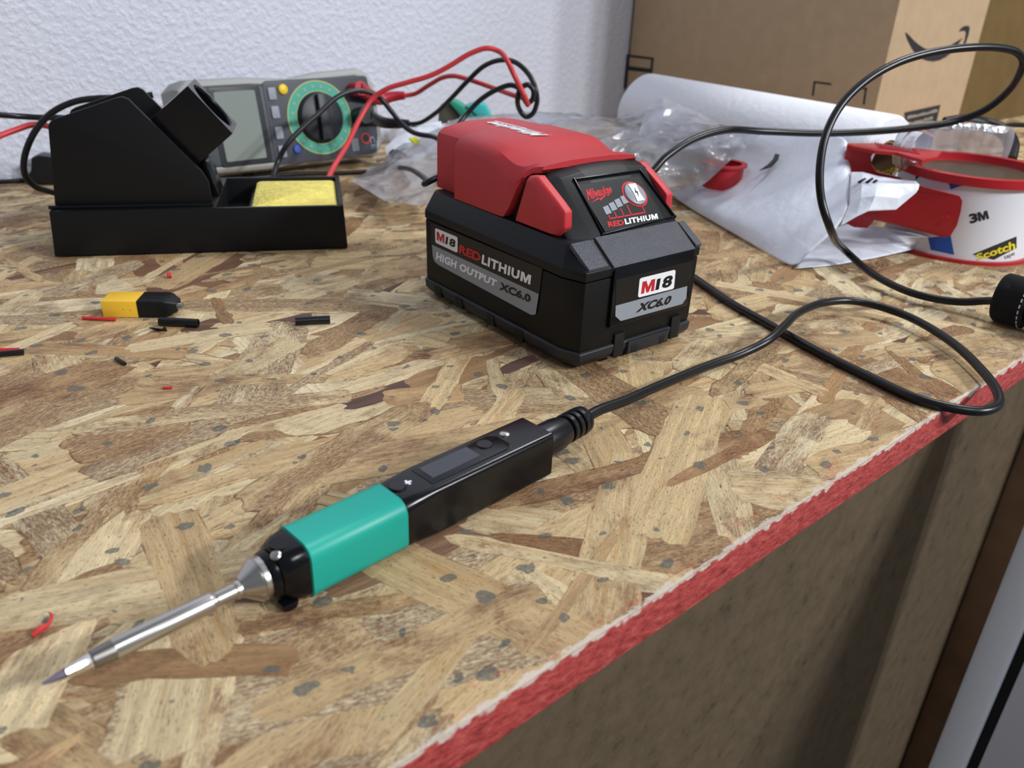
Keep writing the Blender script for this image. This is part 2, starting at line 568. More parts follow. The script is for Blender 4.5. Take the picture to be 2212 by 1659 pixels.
    mp = nt.nodes.new('ShaderNodeMapping'); mp.inputs['Scale'].default_value = (180, 180, 420); L(tc.outputs['Object'], mp.inputs['Vector'])
    n = nt.nodes.new('ShaderNodeTexNoise'); n.inputs['Scale'].default_value = 1; n.inputs['Detail'].default_value = 6; n.inputs['Roughness'].default_value = 0.7
    L(mp.outputs[0], n.inputs['Vector'])
    cr = nt.nodes.new('ShaderNodeValToRGB'); e = cr.color_ramp.elements
    e[0].position = 0.32; e[0].color = lin('#701a18'); e[1].position = 0.72; e[1].color = lin('#de8078')
    k = cr.color_ramp.elements.new(0.47); k.color = lin('#b43a36')
    k = cr.color_ramp.elements.new(0.60); k.color = lin('#c4524b')
    L(n.outputs['Fac'], cr.inputs[0])
    sx = nt.nodes.new('ShaderNodeSeparateXYZ'); L(tc.outputs['Object'], sx.inputs[0])
    n3 = nt.nodes.new('ShaderNodeTexNoise'); n3.inputs['Scale'].default_value = 150; n3.inputs['Detail'].default_value = 4
    L(tc.outputs['Object'], n3.inputs['Vector'])
    r1 = nt.nodes.new('ShaderNodeMapRange'); r1.inputs[1].default_value = 0.3; r1.inputs[2].default_value = 0.7; r1.inputs[3].default_value = -0.0035; r1.inputs[4].default_value = 0.0008
    L(n3.outputs['Fac'], r1.inputs[0])
    sb = nt.nodes.new('ShaderNodeMath'); sb.operation = 'SUBTRACT'; L(sx.outputs['Z'], sb.inputs[0]); L(r1.outputs[0], sb.inputs[1])
    r2 = nt.nodes.new('ShaderNodeMapRange'); r2.inputs[1].default_value = -0.0002; r2.inputs[2].default_value = 0.0006; r2.inputs[3].default_value = 0; r2.inputs[4].default_value = 0.9
    L(sb.outputs[0], r2.inputs[0])
    mx = nt.nodes.new('ShaderNodeMix'); mx.data_type = 'RGBA'; L(r2.outputs[0], mx.inputs[0]); L(cr.outputs[0], mx.inputs[6]); mx.inputs[7].default_value = lin('#e0d0c4')
    L(mx.outputs[2], b.inputs['Base Color'])
    bp = nt.nodes.new('ShaderNodeBump'); bp.inputs['Distance'].default_value = 0.0014
    L(n.outputs['Fac'], bp.inputs['Height']); L(bp.outputs[0], b.inputs['Normal'])
    MATS['edge_paint'] = m

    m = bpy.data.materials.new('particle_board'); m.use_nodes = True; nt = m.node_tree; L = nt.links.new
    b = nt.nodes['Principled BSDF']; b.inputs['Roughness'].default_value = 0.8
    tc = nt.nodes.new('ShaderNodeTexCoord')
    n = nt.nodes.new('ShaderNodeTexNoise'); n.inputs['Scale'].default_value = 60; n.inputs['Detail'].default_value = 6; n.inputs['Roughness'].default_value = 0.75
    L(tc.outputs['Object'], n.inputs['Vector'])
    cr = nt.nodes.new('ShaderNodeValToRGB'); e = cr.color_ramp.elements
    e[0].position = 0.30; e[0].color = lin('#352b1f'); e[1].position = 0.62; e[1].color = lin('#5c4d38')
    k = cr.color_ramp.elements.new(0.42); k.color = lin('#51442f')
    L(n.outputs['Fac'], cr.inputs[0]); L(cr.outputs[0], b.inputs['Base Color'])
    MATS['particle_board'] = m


osb_mats()

# ------------------------------------------------------------------ the room
E0 = T(855, 1659)
WALL_V = 0.660


def uvz(u, v, z):
    return E0 + U * u + N * v + np.array([0, 0, z])


def slab(name, m, u0, u1, v0, v1, z0, z1, parent=None, bevel=0.0):
    mb = MB(1.0); mb.box((u0, v0, z0), (u1, v1, z1), bevel)
    o = mb.build(name, m, parent)
    if parent is None:
        o.location = E0; o.rotation_euler = (0, 0, W_AZ)
    return o


tag(slab('wall_back', 'wall_paint', -1.6, 2.6, WALL_V, WALL_V + 0.1, -0.9, 1.6), kind='structure')
tag(slab('floor', 'floor_grey', -1.6, 2.6, -2.2, WALL_V, -1.0, -0.9), kind='structure')

# ------------------------------------------------------------------ workbench
bench = thing('workbench', 'oriented strand board workbench with a red painted front edge', 'workbench', E0, W_AZ)
u0b, u1b = -0.30, 2.3
slab('painted_edge', 'edge_paint', u0b, u1b, 0.0, 0.006, -0.0155, -0.0006, bench, 0.0004)
slab('top_board', 'osb_core', u0b, u1b, 0.0061, WALL_V - 0.001, -0.0155, -0.00056, bench)


def up(F, V, t):
    a, b, c = (V[i] for i in t)
    ar = (b[0] - a[0]) * (c[1] - a[1]) - (b[1] - a[1]) * (c[0] - a[0])
    if ar > 1e-12: F.append(t)
    elif ar < -1e-12: F.append(t[::-1])


def strand_layer():
    PAL = [('#d6ba88', 26), ('#dfc899', 26), ('#cbac7b', 20), ('#be9b6b', 10), ('#ab8457', 4), ('#8a664a', 2), ('#6d5044', 1.6), ('#5b433b', 1.6), ('#e3d0a6', 14)]
    cols = [np.array(lin(c)[:3]) for c, w in PAL]; wts = [w for c, w in PAL]
    V, Fq, TI, RI, UVS, WE = [], [], [], [], [], []
    R = random.Random(41)
    au0, au1 = -0.16, 1.70
    n = 7200
    for i in range(n):
        cu, cv = R.uniform(au0, au1), R.uniform(-0.01, WALL_V)
        Ls = min(0.17, max(0.022, R.lognormvariate(math.log(0.072), 0.45)))
        Wd = min(0.034, max(0.004, R.lognormvariate(math.log(0.0135), 0.5)))
        th = R.gauss(0.05, 0.45) if R.random() < 0.74 else R.uniform(-1.57, 1.57)
        ci = R.choices(range(len(cols)), wts)[0]
        if i > n * 0.8 and ci in (5, 6, 7) and R.random() < 0.35: ci = 0
        tint = cols[ci] * R.uniform(0.92, 1.12)
        tint = tint * 0.92 + float(tint.mean()) * 0.08
        if ci in (5, 6, 7): Ls = min(Ls, 0.065)
        z = -0.00055 + 0.00055 * i / n
        wear = R.choice((0.0, 0.1, 0.2, 0.3, 0.45, 0.6, 0.8, 1.0))
        k = max(4, int(Ls / 0.009))
        lo, hi = [], []
        b0, b1 = R.uniform(-0.25, 0.25), R.uniform(-0.25, 0.25)
        for j in range(k + 1):
            s = -0.5 + j / k
            tap = 1.0 if 0 < j < k else R.uniform(0.6, 1.0)
            bow = b0 * Wd * (s * s - 0.1) * 2
            jx = R.uniform(-1, 1) * 0.002 if 0 < j < k else 0.0
            lo.append((s * Ls + jx, -Wd / 2 * tap + bow + R.uniform(-1, 1) * 0.0009))
            hi.append((s * Ls + jx, Wd / 2 * tap + bow + R.uniform(-1, 1) * 0.0009))
        ends = [-0.36, -0.2, -0.05, 0.1, 0.24, 0.37] if Wd > 0.012 else [-0.22, 0.02, 0.25]
        jag = min(0.0045, Ls * 0.06)

        def end(lo_p, hi_p, sg):
            cy, hw_ = (lo_p[1] + hi_p[1]) / 2, (hi_p[1] - lo_p[1])
            return [(lo_p[0] + sg * R.uniform(0.0002, jag), cy + hw_ * q) for q in ends]
        e_r = end(lo[-1], hi[-1], 1)
        e_l = end(lo[0], hi[0], -1)[::-1]
        out = lo + e_r + hi[::-1] + e_l
        inset = min(0.0009, Wd * 0.12)
        kx = 1 - 2 * inset / Ls; ky = 1 - 2 * inset / Wd
        cs, sn = math.cos(th), math.sin(th)
        base = len(V); m = len(out)
        ox, oy = R.uniform(0, 50), R.uniform(0, 50)
        cup = R.uniform(-1, 1) * 0.0
        drop = 0.00012
        for ring_ in (0, 1):
            for (a, b_) in out:
                if ring_: a, b_ = a * kx, b_ * ky
                x = cu + a * cs - b_ * sn; y = cv + a * sn + b_ * cs
                V.append((x, y, z - (0 if ring_ else drop)))
                TI.append((*tint, 1.0)); RI.append(0.0 if ring_ else 1.0); UVS.append((a + ox, b_ + oy)); WE.append(wear)
        for j in range(m):
            q = (j + 1) % m
            up(Fq, V, (base + j, base + q, base + m + q)); up(Fq, V, (base + j, base + m + q, base + m + j))
        nl, ne = len(lo), len(e_r)
        I = base + m
        hi_i = [I + nl + ne + (nl - 1 - j) for j in range(nl)]
        for j in range(1, nl - 2):
            up(Fq, V, (I + j, I + j + 1, hi_i[j + 1])); up(Fq, V, (I + j, hi_i[j + 1], hi_i[j]))
        for fan in ([I + nl - 2, I + nl - 1] + [I + nl + j for j in range(ne)] + [hi_i[-1], hi_i[-2]],
                    [hi_i[1], hi_i[0]] + [I + 2 * nl + ne + j for j in range(ne)] + [I, I + 1]):
            p, q = V[fan[0]], V[fan[-1]]
            up_, uq = UVS[fan[0]], UVS[fan[-1]]
            cidx = len(V)
            V.append(((p[0] + q[0]) / 2, (p[1] + q[1]) / 2, p[2])); TI.append((*tint, 1.0)); RI.append(0.0)
            UVS.append(((up_[0] + uq[0]) / 2, (up_[1] + uq[1]) / 2)); WE.append(wear)
            for a, b_ in zip(fan[:-1], fan[1:]):
                up(Fq, V, (cidx, a, b_))
    me = bpy.data.meshes.new('strand_surface')
    me.from_pydata(V, [], Fq)
    a = me.attributes.new('tint', 'FLOAT_COLOR', 'POINT'); a.data.foreach_set('color', np.array(TI, 'f').ravel())
    a = me.attributes.new('rim', 'FLOAT', 'POINT'); a.data.foreach_set('value', np.array(RI, 'f'))
    a = me.attributes.new('wear', 'FLOAT', 'POINT'); a.data.foreach_set('value', np.array(WE, 'f'))
    uvl = me.uv_layers.new(name='grain')
    idx = np.zeros(len(me.loops), 'i'); me.loops.foreach_get('vertex_index', idx)
    uvl.data.foreach_set('uv', np.array(UVS, 'f')[idx].ravel())
    bm = bmesh.new(); bm.from_mesh(me)          # saw the board off along its front edge and at the wall
    for co, no in (((0, 0.0002, 0), (0, -1, 0)), ((0, WALL_V - 0.002, 0), (0, 1, 0))):
        bmesh.ops.bisect_plane(bm, geom=bm.verts[:] + bm.edges[:] + bm.faces[:], plane_co=co, plane_no=no, clear_outer=True)
    bm.to_mesh(me); bm.free()
    me.materials.append(MATS['osb_strands'])
    o = bpy.data.objects.new('strand_surface', me); COL.objects.link(o); o.parent = bench
    return o


strand_layer()
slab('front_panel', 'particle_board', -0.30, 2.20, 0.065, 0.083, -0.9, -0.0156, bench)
slab('leg', 'stud_wood', 0.735, 0.90, 0.032, 0.0645, -0.9, -0.0156, bench, 0.002)

# white plastic unit at the lower right
unit = thing('storage_lid', 'white ribbed plastic lid standing on edge in front of the bench at the lower right', 'lid', uvz(0.53, 0, -0.9), W_AZ)
mb = MB(1.0); mb.box((0.012, -0.62, 0.0), (0.040, -0.006, 0.86), 0.004); mb.build('core', 'deep_black', unit)
mb = MB(1.0); mb.box((0.0, -0.024, 0.0), (0.044, 0.0, 0.866), 0.003); mb.build('corner_post', 'plastic_white', unit)
for k, (za, zb) in enumerate(((0.02, 0.44), (0.452, 0.86))):
    mb = MB(1.0); mb.box((0.004, -0.60, za), (0.013, -0.032, zb), 0.003)
    for r0 in (-0.075, -0.118, -0.30):
        mb.box((-0.001, r0 - 0.02, za + 0.012), (0.0045, r0, zb - 0.012), 0.003)
    mb.build('side_panel', 'plastic_white', unit)

# ------------------------------------------------------------------ battery pack
BF = Frame(T(1240, 816), math.radians(39))
bat = thing('battery_pack', 'large black cordless tool battery under the red cover', 'battery', BF.o, BF.rz)


def outline(i, f=0.0):
    return [(0 + i, 13), (4 + i * 0.7, 1.5 + i + f), (81 - i * 0.7, 1.5 + i + f), (85 - i, 9), (85 - i, 129 - i * .4), (79 - i * .4, 136 - i), (6 + i * .4, 136 - i), (0 + i, 129 - i * .4)]


def sec(i, z, f=0.0):
    return [(x, y, z) for x, y in outline(i, f)]


MB().loft([sec(1.2, 9), sec(0.6, 13), sec(0.3, 45.2)], bevel=0.5).build('lower_case', 'black_case', bat)
MB().loft([sec(6, 0.3), sec(2.0, 3.2), sec(0.0, 6), sec(-0.4, 9.8), sec(0.6, 10.6)], bevel=0.4).build('base', 'base_grey', bat)
for y in (116, 95, 66, 42):  # raised black blocks imitate the shade inside the base notches
    MB().poly_prism([(-0.15, 3.6), (-0.62, 6), (-0.62, 9.9), (2, 9.9), (2, 3.6)], 'xz', y - 3.2, y + 3.2).build('base_slot_shade', 'deep_black', bat)
for x, w, zb, zt in ((26, 6.5, 3.4, 15.5), (66.5, 6.5, 3.4, 15.5), (37.5, 4, 3.2, 7.5), (57.5, 4, 3.2, 7.5)):
    MB().box((x, -0.05 if zt < 10 else 0.9, zb), (x + w, 5, zt), 0.2).build('base_slot_shade', 'deep_black', bat)
MB().box((35, 0.1, 3), (64.5, 3, 9.9), 0.6).build('base_bumper', 'base_grey', bat)
MB().loft([sec(0.2, 45.8), sec(-0.1, 46.4), sec(-0.1, 50.2), [(5.5, 18, 60), (11, 15, 60), (78, 15, 60), (80, 18, 60), (79.5, 128, 60), (76, 131, 60), (9, 131, 60), (5.5, 128, 60)]], bevel=0.7).build('upper_case', 'black_matte', bat)
mb = MB(); mb.poly_prism([(0.1, 50.6), (14.6, 61.2), (16, 58), (2, 47)], 'yz', 20.2, 76.2, 0.4); mb.build('front_ramp', 'black_grain_sheen', bat)
for xa, xb in ((5.5, 17.5), (77.8, 82.5)):
    MB().poly_prism([(1.4, 51.8), (14.9, 60.4), (16, 58), (2, 50)], 'yz', xa, xb, 0.4).build('corner_ramp', 'black_grain_sheen', bat)
mb = MB(); mb.box((20.6, 0.0, 20.5), (76, 3, 50.4), 0.5); mb.build('front_plate', 'black_satin', bat)
# slanted tower that carries the gauge
secs = []
for x, dy, tz in ((9.5, 7, 82), (12, 5, 83.2), (20, 0, 85.6), (34, -0.3, 87.0), (48, -0.4, 87.5), (64, -0.3, 87.0), (77, 0, 85.6), (80.5, 4, 83)):
    secs.append([(x, 14 + dy, 59), (x, 14 + dy * .8 + (tz - 2.6 - 59) * 1.107, tz - 2.4), (x, 49, tz), (x, 53.5, tz - .3), (x, 64.5, 59)])
MB().loft(secs, bevel=0.6).build('gauge_tower', 'black_matte', bat)
GP0, GN = (0, 14, 60.15), (0, -28, 31)
gq = lambda q: [BF.px(x, y, GP0, GN) for x, y in q]
gn = np.array(GN) / np.linalg.norm(GN)
win = gq(((1240, 387), (1384, 367), (1459, 468), (1303, 508)))
mb = MB()
for a, b in zip(win, win[1:] + win[:1]):
    d = (b - a) / np.linalg.norm(b - a); s = np.cross(gn, d)
    mb.loft([[tuple(p + s * o1 + gn * h) for o1, h in ((-0.9, -0.5), (0.3, -0.5), (0.1, 0.45), (-0.6, 0.45))] for p in (a - d * .6, b + d * .6)], bevel=0.15)
mb.build('window_frame', 'black_satin', bat)
gp = patch([p + gn * 0.12 for p in gq(((1247, 400), (1380, 381), (1437, 476), (1307, 501)))], 'label_black', bat, 'gauge_panel')
glift = gn * 0.25
Z3 = lambda x, y: (1080 + x / 4.809, 330 + y / 4.809)
qm = lambda *p: quad_map(gq([Z3(*a) for a in p]))
lettering('Milwaukee', qm((880, 385), (1140, 335), (1165, 415), (915, 500)), 'label_red', gp, 'script_logo', 0.03, 0.25, glift)
patch([p + glift for p in gq([Z3(*a) for a in ((945, 525), (1020, 465), (1028, 482), (1095, 435), (1100, 450), (1160, 405), (1115, 458), (1105, 445), (1040, 503), (1030, 485))])], 'label_red', gp, 'bolt_mark')
for cx, cy in ((1112, 597), (1172, 560), (1230, 523), (1291, 488)):
    b = Z3(cx, cy)
    patch([p + glift for p in gq([Z3(cx - 47, cy - 28), Z3(cx + 5, cy - 50), Z3(cx + 47, cy + 28), Z3(cx - 8, cy + 50)])], 'label_grey', gp, 'charge_bar')
line = lambda pts, w: [quad_map(gq([Z3(*p) for p in q])) for q in pts]
mb = MB()
def stroke(a, b, w):
    A = gq([Z3(*a)])[0]; Bp = gq([Z3(*b)])[0]; d = (Bp - A) / np.linalg.norm(Bp - A); s = np.cross(gn, d) * w / 2
    mb.flat([tuple(p + glift) for p in (A - s - d * w / 2, Bp - s + d * w / 2, Bp + s + d * w / 2, A + s - d * w / 2)])
for a, b in (((1130, 660), (1140, 690)), ((1140, 688), (1508, 622)), ((1506, 622), (1455, 528)), ((1188, 625), (1210, 672)), ((1252, 588), (1285, 658)), ((1318, 552), (1360, 645))):
    stroke(a, b, 0.75)
mb.build('gauge_lines', 'label_red', gp)
c0 = gq([Z3(1397, 432)])[0]
e1 = np.array([1.0, 0, 0]); e2 = np.cross(gn, e1)
mb = MB()
for k in range(40):
    t0, t1 = 2 * math.pi * k / 40, 2 * math.pi * (k + 1) / 40
    mb.flat([tuple(c0 + glift + (e1 * math.cos(t) + e2 * math.sin(t)) * r) for t, r in ((t0, 7.6), (t1, 7.6), (t1, 6.6), (t0, 6.6))])
mb.build('gauge_ring', 'label_red', gp)
MB().lathe([(0, 6.4), (0.9, 6.3), (1.5, 5.2), (1.7, 0.01)], tuple(c0), tuple(gn), 32).build('gauge_button', 'label_grey', gp)
patch([c0 + gn * 1.85 + e1 * a + e2 * b for a, b in ((-2.6, 5), (2.6, 5), (2.0, 0), (2.6, -5), (-2.6, -5), (-2.0, 0))], 'label_white', gp, 'battery_symbol')
patch([c0 + gn * 1.95 + e1 * a + e2 * b for a, b in ((.6, 3.2), (-1.1, -.3), (0, -.3), (-.6, -3.2), (1.1, .4), (0, .4))], 'label_black', gp, 'bolt_symbol')
lettering('RED', qm((1110, 720), (1278, 700), (1290, 752), (1128, 778)), 'label_red', gp, 'lettering', 0.045, 0, glift)
_q = qm((1288, 690), (1628, 634), (1642, 688), (1302, 748))
lettering('LITHIU', sub_map(_q, 0, .78), 'label_white', gp, 'lettering', 0.045, 0, glift, space=1.12)
lettering('M', sub_map(_q, .805, 1), 'label_white', gp, 'lettering', 0.045, 0, glift)

# side label
LP, LN = (-0.15, 0, 0), (1, 0, 0)
lq = lambda q: [BF.px(890 + x / 6.144, 450 + y / 6.144, LP, LN) for x, y in q]
sl = patch(lq(((245, 185), (1730, 800), (1690, 1130), (1645, 1405), (1585, 1418), (350, 755), (285, 690), (262, 480))), 'label_black', bat, 'side_label')
lx = np.array([-0.12, 0, 0])
patch([p + lx * .5 for p in lq(((265, 482), (1682, 1138), (1642, 1405), (1585, 1416), (350, 750), (300, 705), (278, 640)))], 'label_grey', sl, 'grey_band')
patch([p + lx for p in lq(((322, 265), (595, 378), (607, 395), (607, 575), (590, 585), (325, 460), (312, 440), (308, 275)))], 'label_white', sl, 'white_badge')
lm = lambda *p: quad_map(lq(p))
l2 = lx * 1.6
lettering('M', lm((330, 305), (435, 350), (430, 465), (333, 420)), 'label_red', sl, 'lettering', 0.045, 0, l2)
lettering('18', lm((445, 365), (582, 420), (580, 530), (443, 470)), 'label_black', sl, 'lettering', 0.045, 0.1, l2)
lettering('RED', lm((640, 480), (925, 600), (912, 715), (622, 590)), 'label_red', sl, 'lettering', 0.045, 0, l2)
_q = lm((938, 612), (1588, 890), (1572, 1015), (925, 735))
lettering('LITHIU', sub_map(_q, 0, .78), 'label_white', sl, 'lettering', 0.045, 0, l2, space=1.12)
lettering('M', sub_map(_q, .805, 1), 'label_white', sl, 'lettering', 0.045, 0, l2)
lettering('HIGH OUTPUT', lm((333, 575), (1135, 955), (1115, 1045), (322, 680)), 'label_white', sl, 'lettering', 0.048, 0, l2, space=1.08)
lettering('XC6.0', lm((1172, 970), (1585, 1150), (1572, 1255), (1155, 1075)), 'label_black', sl, 'lettering', 0.045, 0, l2)
# front label
FP, FN = (0, -0.15, 0), (0, 1, 0)
fq = lambda q: [BF.px(1080 + x / 4.809, 330 + y / 4.809, FP, FN) for x, y in q]
fq2 = lambda q: [BF.px(1140 + x / 5.53, 560 + y / 5.53, FP, FN) for x, y in q]
fl = patch(fq2(((1055, 245), (1970, 15), (1905, 320), (1895, 470), (1850, 540), (1110, 740), (1045, 680), (1050, 555))), 'label_black', bat, 'front_label')
fy = np.array([0, -0.12, 0])
patch([p + fy * .5 for p in fq2(((1050, 555), (1905, 320), (1893, 465), (1845, 535), (1110, 738), (1046, 680)))], 'label_grey', fl, 'grey_band')
patch([p + fy for p in fq2(((1355, 222), (1750, 125), (1764, 140), (1745, 340), (1728, 355), (1330, 455), (1315, 440), (1335, 240)))], 'label_white', fl, 'white_badge')
fm = lambda *p: quad_map(fq2(p))
f2 = fy * 1.6
lettering('M', fm((1370, 268), (1522, 232), (1505, 375), (1350, 415)), 'label_red', fl, 'lettering', 0.045, 0, f2)
lettering('18', fm((1525, 240), (1735, 180), (1718, 322), (1520, 372)), 'label_black', fl, 'lettering', 0.045, 0.1, f2)
lettering('XC6.0', fm((1315, 530), (1722, 425), (1700, 530), (1285, 640)), 'label_black', fl, 'lettering', 0.045, 0.2, f2)
# release buttons
for sgn in (0, 1):
    X = (lambda x: x) if not sgn else (lambda x: 89.5 - x)
    inn = [(57.5, 60.3), (26, 60.3), (22.8, 65), (23.3, 72.5), (28.3, 75.8), (44, 84.8), (49.5, 84)]
    outr = [(57, 60.8), (31, 60.8), (30, 64.5), (30.5, 69), (34.5, 73.3), (45, 82), (49.3, 82)]
    mid = [(b[0] * .3 + a[0] * .7, b[1] * .3 + a[1] * .7) for a, b in zip(inn, outr)]
    MB().loft([[(X(13), *p) for p in inn], [(X(8.5), *p) for p in inn], [(X(7.4), *p) for p in mid], [(X(6.2), *p) for p in outr]], bevel=0.7, seg=3).build('release_button', 'clip_red', bat)

# ------------------------------------------------------------------ red power adapter
ad = thing('power_adapter', 'red plastic power adapter clipped on top of the black battery', 'adapter', BF.world((0, 0, 60)), BF.rz)


def asec(y, xl, xr, zb, zsh, zt):
    w = xr - xl
    L = [(xl, zb), (xl, zsh - 2), (xl + .9, zsh + .9), (xl + 4, zsh + (zt - zsh) * .55), (xl + 11, zt - (zt - zsh) * .2), (xl + w * .3, zt)]
    R = [(xl + xr - x, z) for x, z in L[::-1]]
    return [(x, y, z - 60) for x, z in L + R]


MB().loft([asec(136.2, 13, 75, 61, 87, 93.2), asec(135.0, 12, 76, 60.4, 89, 94.8), asec(109.5, 12, 76, 60.4, 89, 95.35),
           asec(109.3, 6.0, 80, 60.4, 88.0, 95.2), asec(108.6, 5.5, 80.5, 60.4, 88.2, 95.4), asec(82, 5.5, 80.5, 60.4, 88.0, 95.3), asec(77, 5.5, 80.5, 60.4, 86.8, 94.9),
           asec(71, 5.5, 80.5, 60.4, 83.4, 93.8), asec(66, 5.6, 80.2, 60.6, 81, 92.5), asec(62, 6, 80, 66, 80, 91.5), asec(58, 7, 79.5, 75.5, 80.6, 90.8),
           asec(55, 9, 79, 82.2, 83.6, 90.2), asec(52.5, 12, 78, 85.0, 85.9, 89.9), asec(49, 13.5, 77.5, 85.6, 86.6, 89.6), asec(47.6, 14, 77, 86.2, 86.9, 89.3)],
          bevel=0.0).build('cover', 'cover_red', ad, ang=33)
am = quad_map(((33.2, 78, 35.55), (33.2, 123, 35.6), (41, 122, 35.6), (42.5, 77, 35.5)))
lettering('Milwaukee', am, 'label_white', ad, 'script_logo', 0.035, 0.3)
patch(((43.6, 73, 35.5), (43.2, 97, 35.58), (44.2, 97.5, 35.58), (43.4, 124, 35.6), (42.2, 124, 35.6), (42.8, 99.5, 35.6), (42.0, 99, 35.6)), 'label_white', ad, 'bolt_mark')

# ------------------------------------------------------------------ soldering iron
IF = Frame((T(92, 1478, 0.0104)[0], T(92, 1478, 0.0104)[1], 0), math.radians(45.2))
iron = thing('soldering_iron', 'black pen soldering iron with green grip and steel tip lying on the bench', 'soldering iron', IF.o, IF.rz)
AX = 10.2


def rsec(x, hw, hz0, hz1, r, yc=0.3, n=5):
    return [(x, yc + a, b) for a, b in rrect(-hw, hz0, hw, hz1, r, n)]


MB().loft([rsec(104.5, 8.6, 0.9, 19.0, 4.2), rsec(106, 8.9, 0.6, 19.3, 4.2), rsec(112, 8.9, 0.6, 19.4, 3.4), rsec(118, 8.9, 0.6, 19.4, 2.3), rsec(172.4, 8.9, 0.6, 19.2, 2.2), rsec(173, 8.4, 1.1, 18.7, 2.0)], bevel=0).build('handle', 'black_satin', iron, 30)
MB().loft([rsec(69.8, 8.6, 0.9, 19.2, 4.6), rsec(70.2, 9.4, 0.2, 19.9, 4.8), rsec(71, 9.2, 0.3, 19.7, 4.8), rsec(104.2, 9.2, 0.3, 19.7, 4.8), rsec(105, 9.4, 0.2, 19.9, 4.8), rsec(105.3, 8.9, .7, 19.4, 4.6)]).build('grip', 'grip_green', iron, 40)
nose = MB().loft([rsec(59.2, 6.6, 3.4, 16.6, 6.4), rsec(60.0, 7.4, 2.6, 17.4, 7.2), rsec(61.6, 7.6, 2.4, 17.8, 7.2), rsec(62.0, 6.9, 3, 17.2, 6.6), rsec(62.6, 7.6, 2.0, 18.4, 6.4), rsec(65.5, 8.5, 1.0, 19.0, 5.2), rsec(70, 8.8, 0.8, 19.3, 4.6)]).build('nose', 'black_satin', iron, 40)
mb = MB(); mb.poly_prism([(60.5, 3.2), (66, 3.0), (65.2, 0.5), (62.5, 0.2), (60.8, 1.4)], 'xz', -7.5, -3.5, 0.6); mb.build('rest_foot', 'black_satin', nose)
MB().lathe([(0, 3.2), (0.25, 3.2), (0.3, 0.01)], (65.8, 0.6, 18.95), (0.05, 0, 1), 28).build('screw_well_shade', 'deep_black', nose)  # black disc on the surface imitates the shade of a screw recess
mb = MB(); mb.lathe([(0, 1.6), (0.8, 1.6), (1.2, 1.1), (1.25, 0.01)], (62.9, -2.2, 17.5), (-0.45, -0.3, 1), 20)
mb.build('screw', 'steel', nose)
MB().lathe([(0, 3.1), (0.4, 3.3), (4.2, 6.3), (4.8, 6.6), (5.2, 6.2), (5.6, 6.6), (7.4, 6.6), (7.8, 6.2)], (52.2, 0.6, AX), (1, 0, 0), 40).build('collar_nut', 'steel', iron, 30)
MB().lathe([(16.8, 2.7), (17.2, 2.85), (42.8, 2.95), (43.6, 2.8), (44.0, 2.0), (44.6, 1.95), (45.0, 2.25), (50.4, 2.3), (50.7, 2.7), (51.6, 2.75), (52.4, 2.6), (53, 2.6)], (0, 0.4, AX), (1, 0, 0), 32).build('shaft', 'steel', iron, 30)
tipo = MB().lathe([(0, 0.35), (1.0, .6), (5.0, 1.35), (5.2, 1.2), (5.5, 1.5)], (0, 0.3, AX), (1, 0, 0), 16).build('tip', 'tip_tin', iron, 20)
MB().lathe([(5.4, 1.5), (6, 1.6), (11.3, 2.2), (11.5, 2.2)], (0, 0.3, AX), (1, 0, 0), 10).build('tinned_section', 'steel_bright', tipo, 20)
MB().lathe([(11.4, 2.2), (11.8, 2.5), (16.5, 2.78), (17.2, 2.78)], (0, 0.35, AX), (1, 0, 0), 32).build('heat_mark', 'steel_dark', tipo, 30)
MB().loft([[(x, .3 + a, 19.25 + h) for a, x in ((-5.6, 118), (5.6, 118))] + [(x, .3 + a, 19.25 + h) for a, x in ((5.6, 152), (3.5, 155), (-3.5, 155), (-5.6, 152))] for h in (0, 0.35)], bevel=0.15).build('display_bezel', 'black_satin', iron)
MB().box((120.3, -2.6, 19.55), (141.6, 4.9, 19.72)).build('display', 'screen_dark', iron)
for x, y in ((147.6, 2.0), (108.6, 1.2)):
    MB().lathe([(0, 2.9), (0.7, 2.9), (0.95, 2.6), (1.0, 0.01)], (x, y, 19.1), (0, 0, 1), 32).build('button', 'black_rubber', iron)
mb = MB(); mb.box((153.8, 1.6, 19.2), (154.6, 4.4, 19.42)); mb.build('minus_mark', 'mark_white', iron)
a, b = .42, 1.4
MB().poly_prism([(112.6 + x, .9 + y) for x, y in ((-b, -a), (-a, -a), (-a, -b), (a, -b), (a, -a), (b, -a), (b, a), (a, a), (a, b), (-a, b), (-a, a), (-b, a))], 'xy', 19.2, 19.5).build('plus_mark', 'mark_white', iron)
MB().lathe([(0, 2.0), (0.5, 1.9), (0.9, 1.2), (0.95, 0.01)], (158.5, 3.0, 19.1), (0, 0, 1), 20).build('screw', 'steel', iron)

# ------------------------------------------------------------------ cable of the iron
IA = np.array([math.cos(IF.rz), math.sin(IF.rz), 0])
cab = thing('power_cable', 'black cable plugged into the green iron, looping over the red edge', 'cable', IF.world((176, 0, 0)))
cab_o = np.array(cab.location)


def wpts(pts, o):
    """(px, py, height z) triples -> metres relative to o"""
    return [tuple(T(a, b, z) - o) for a, b, z in pts]


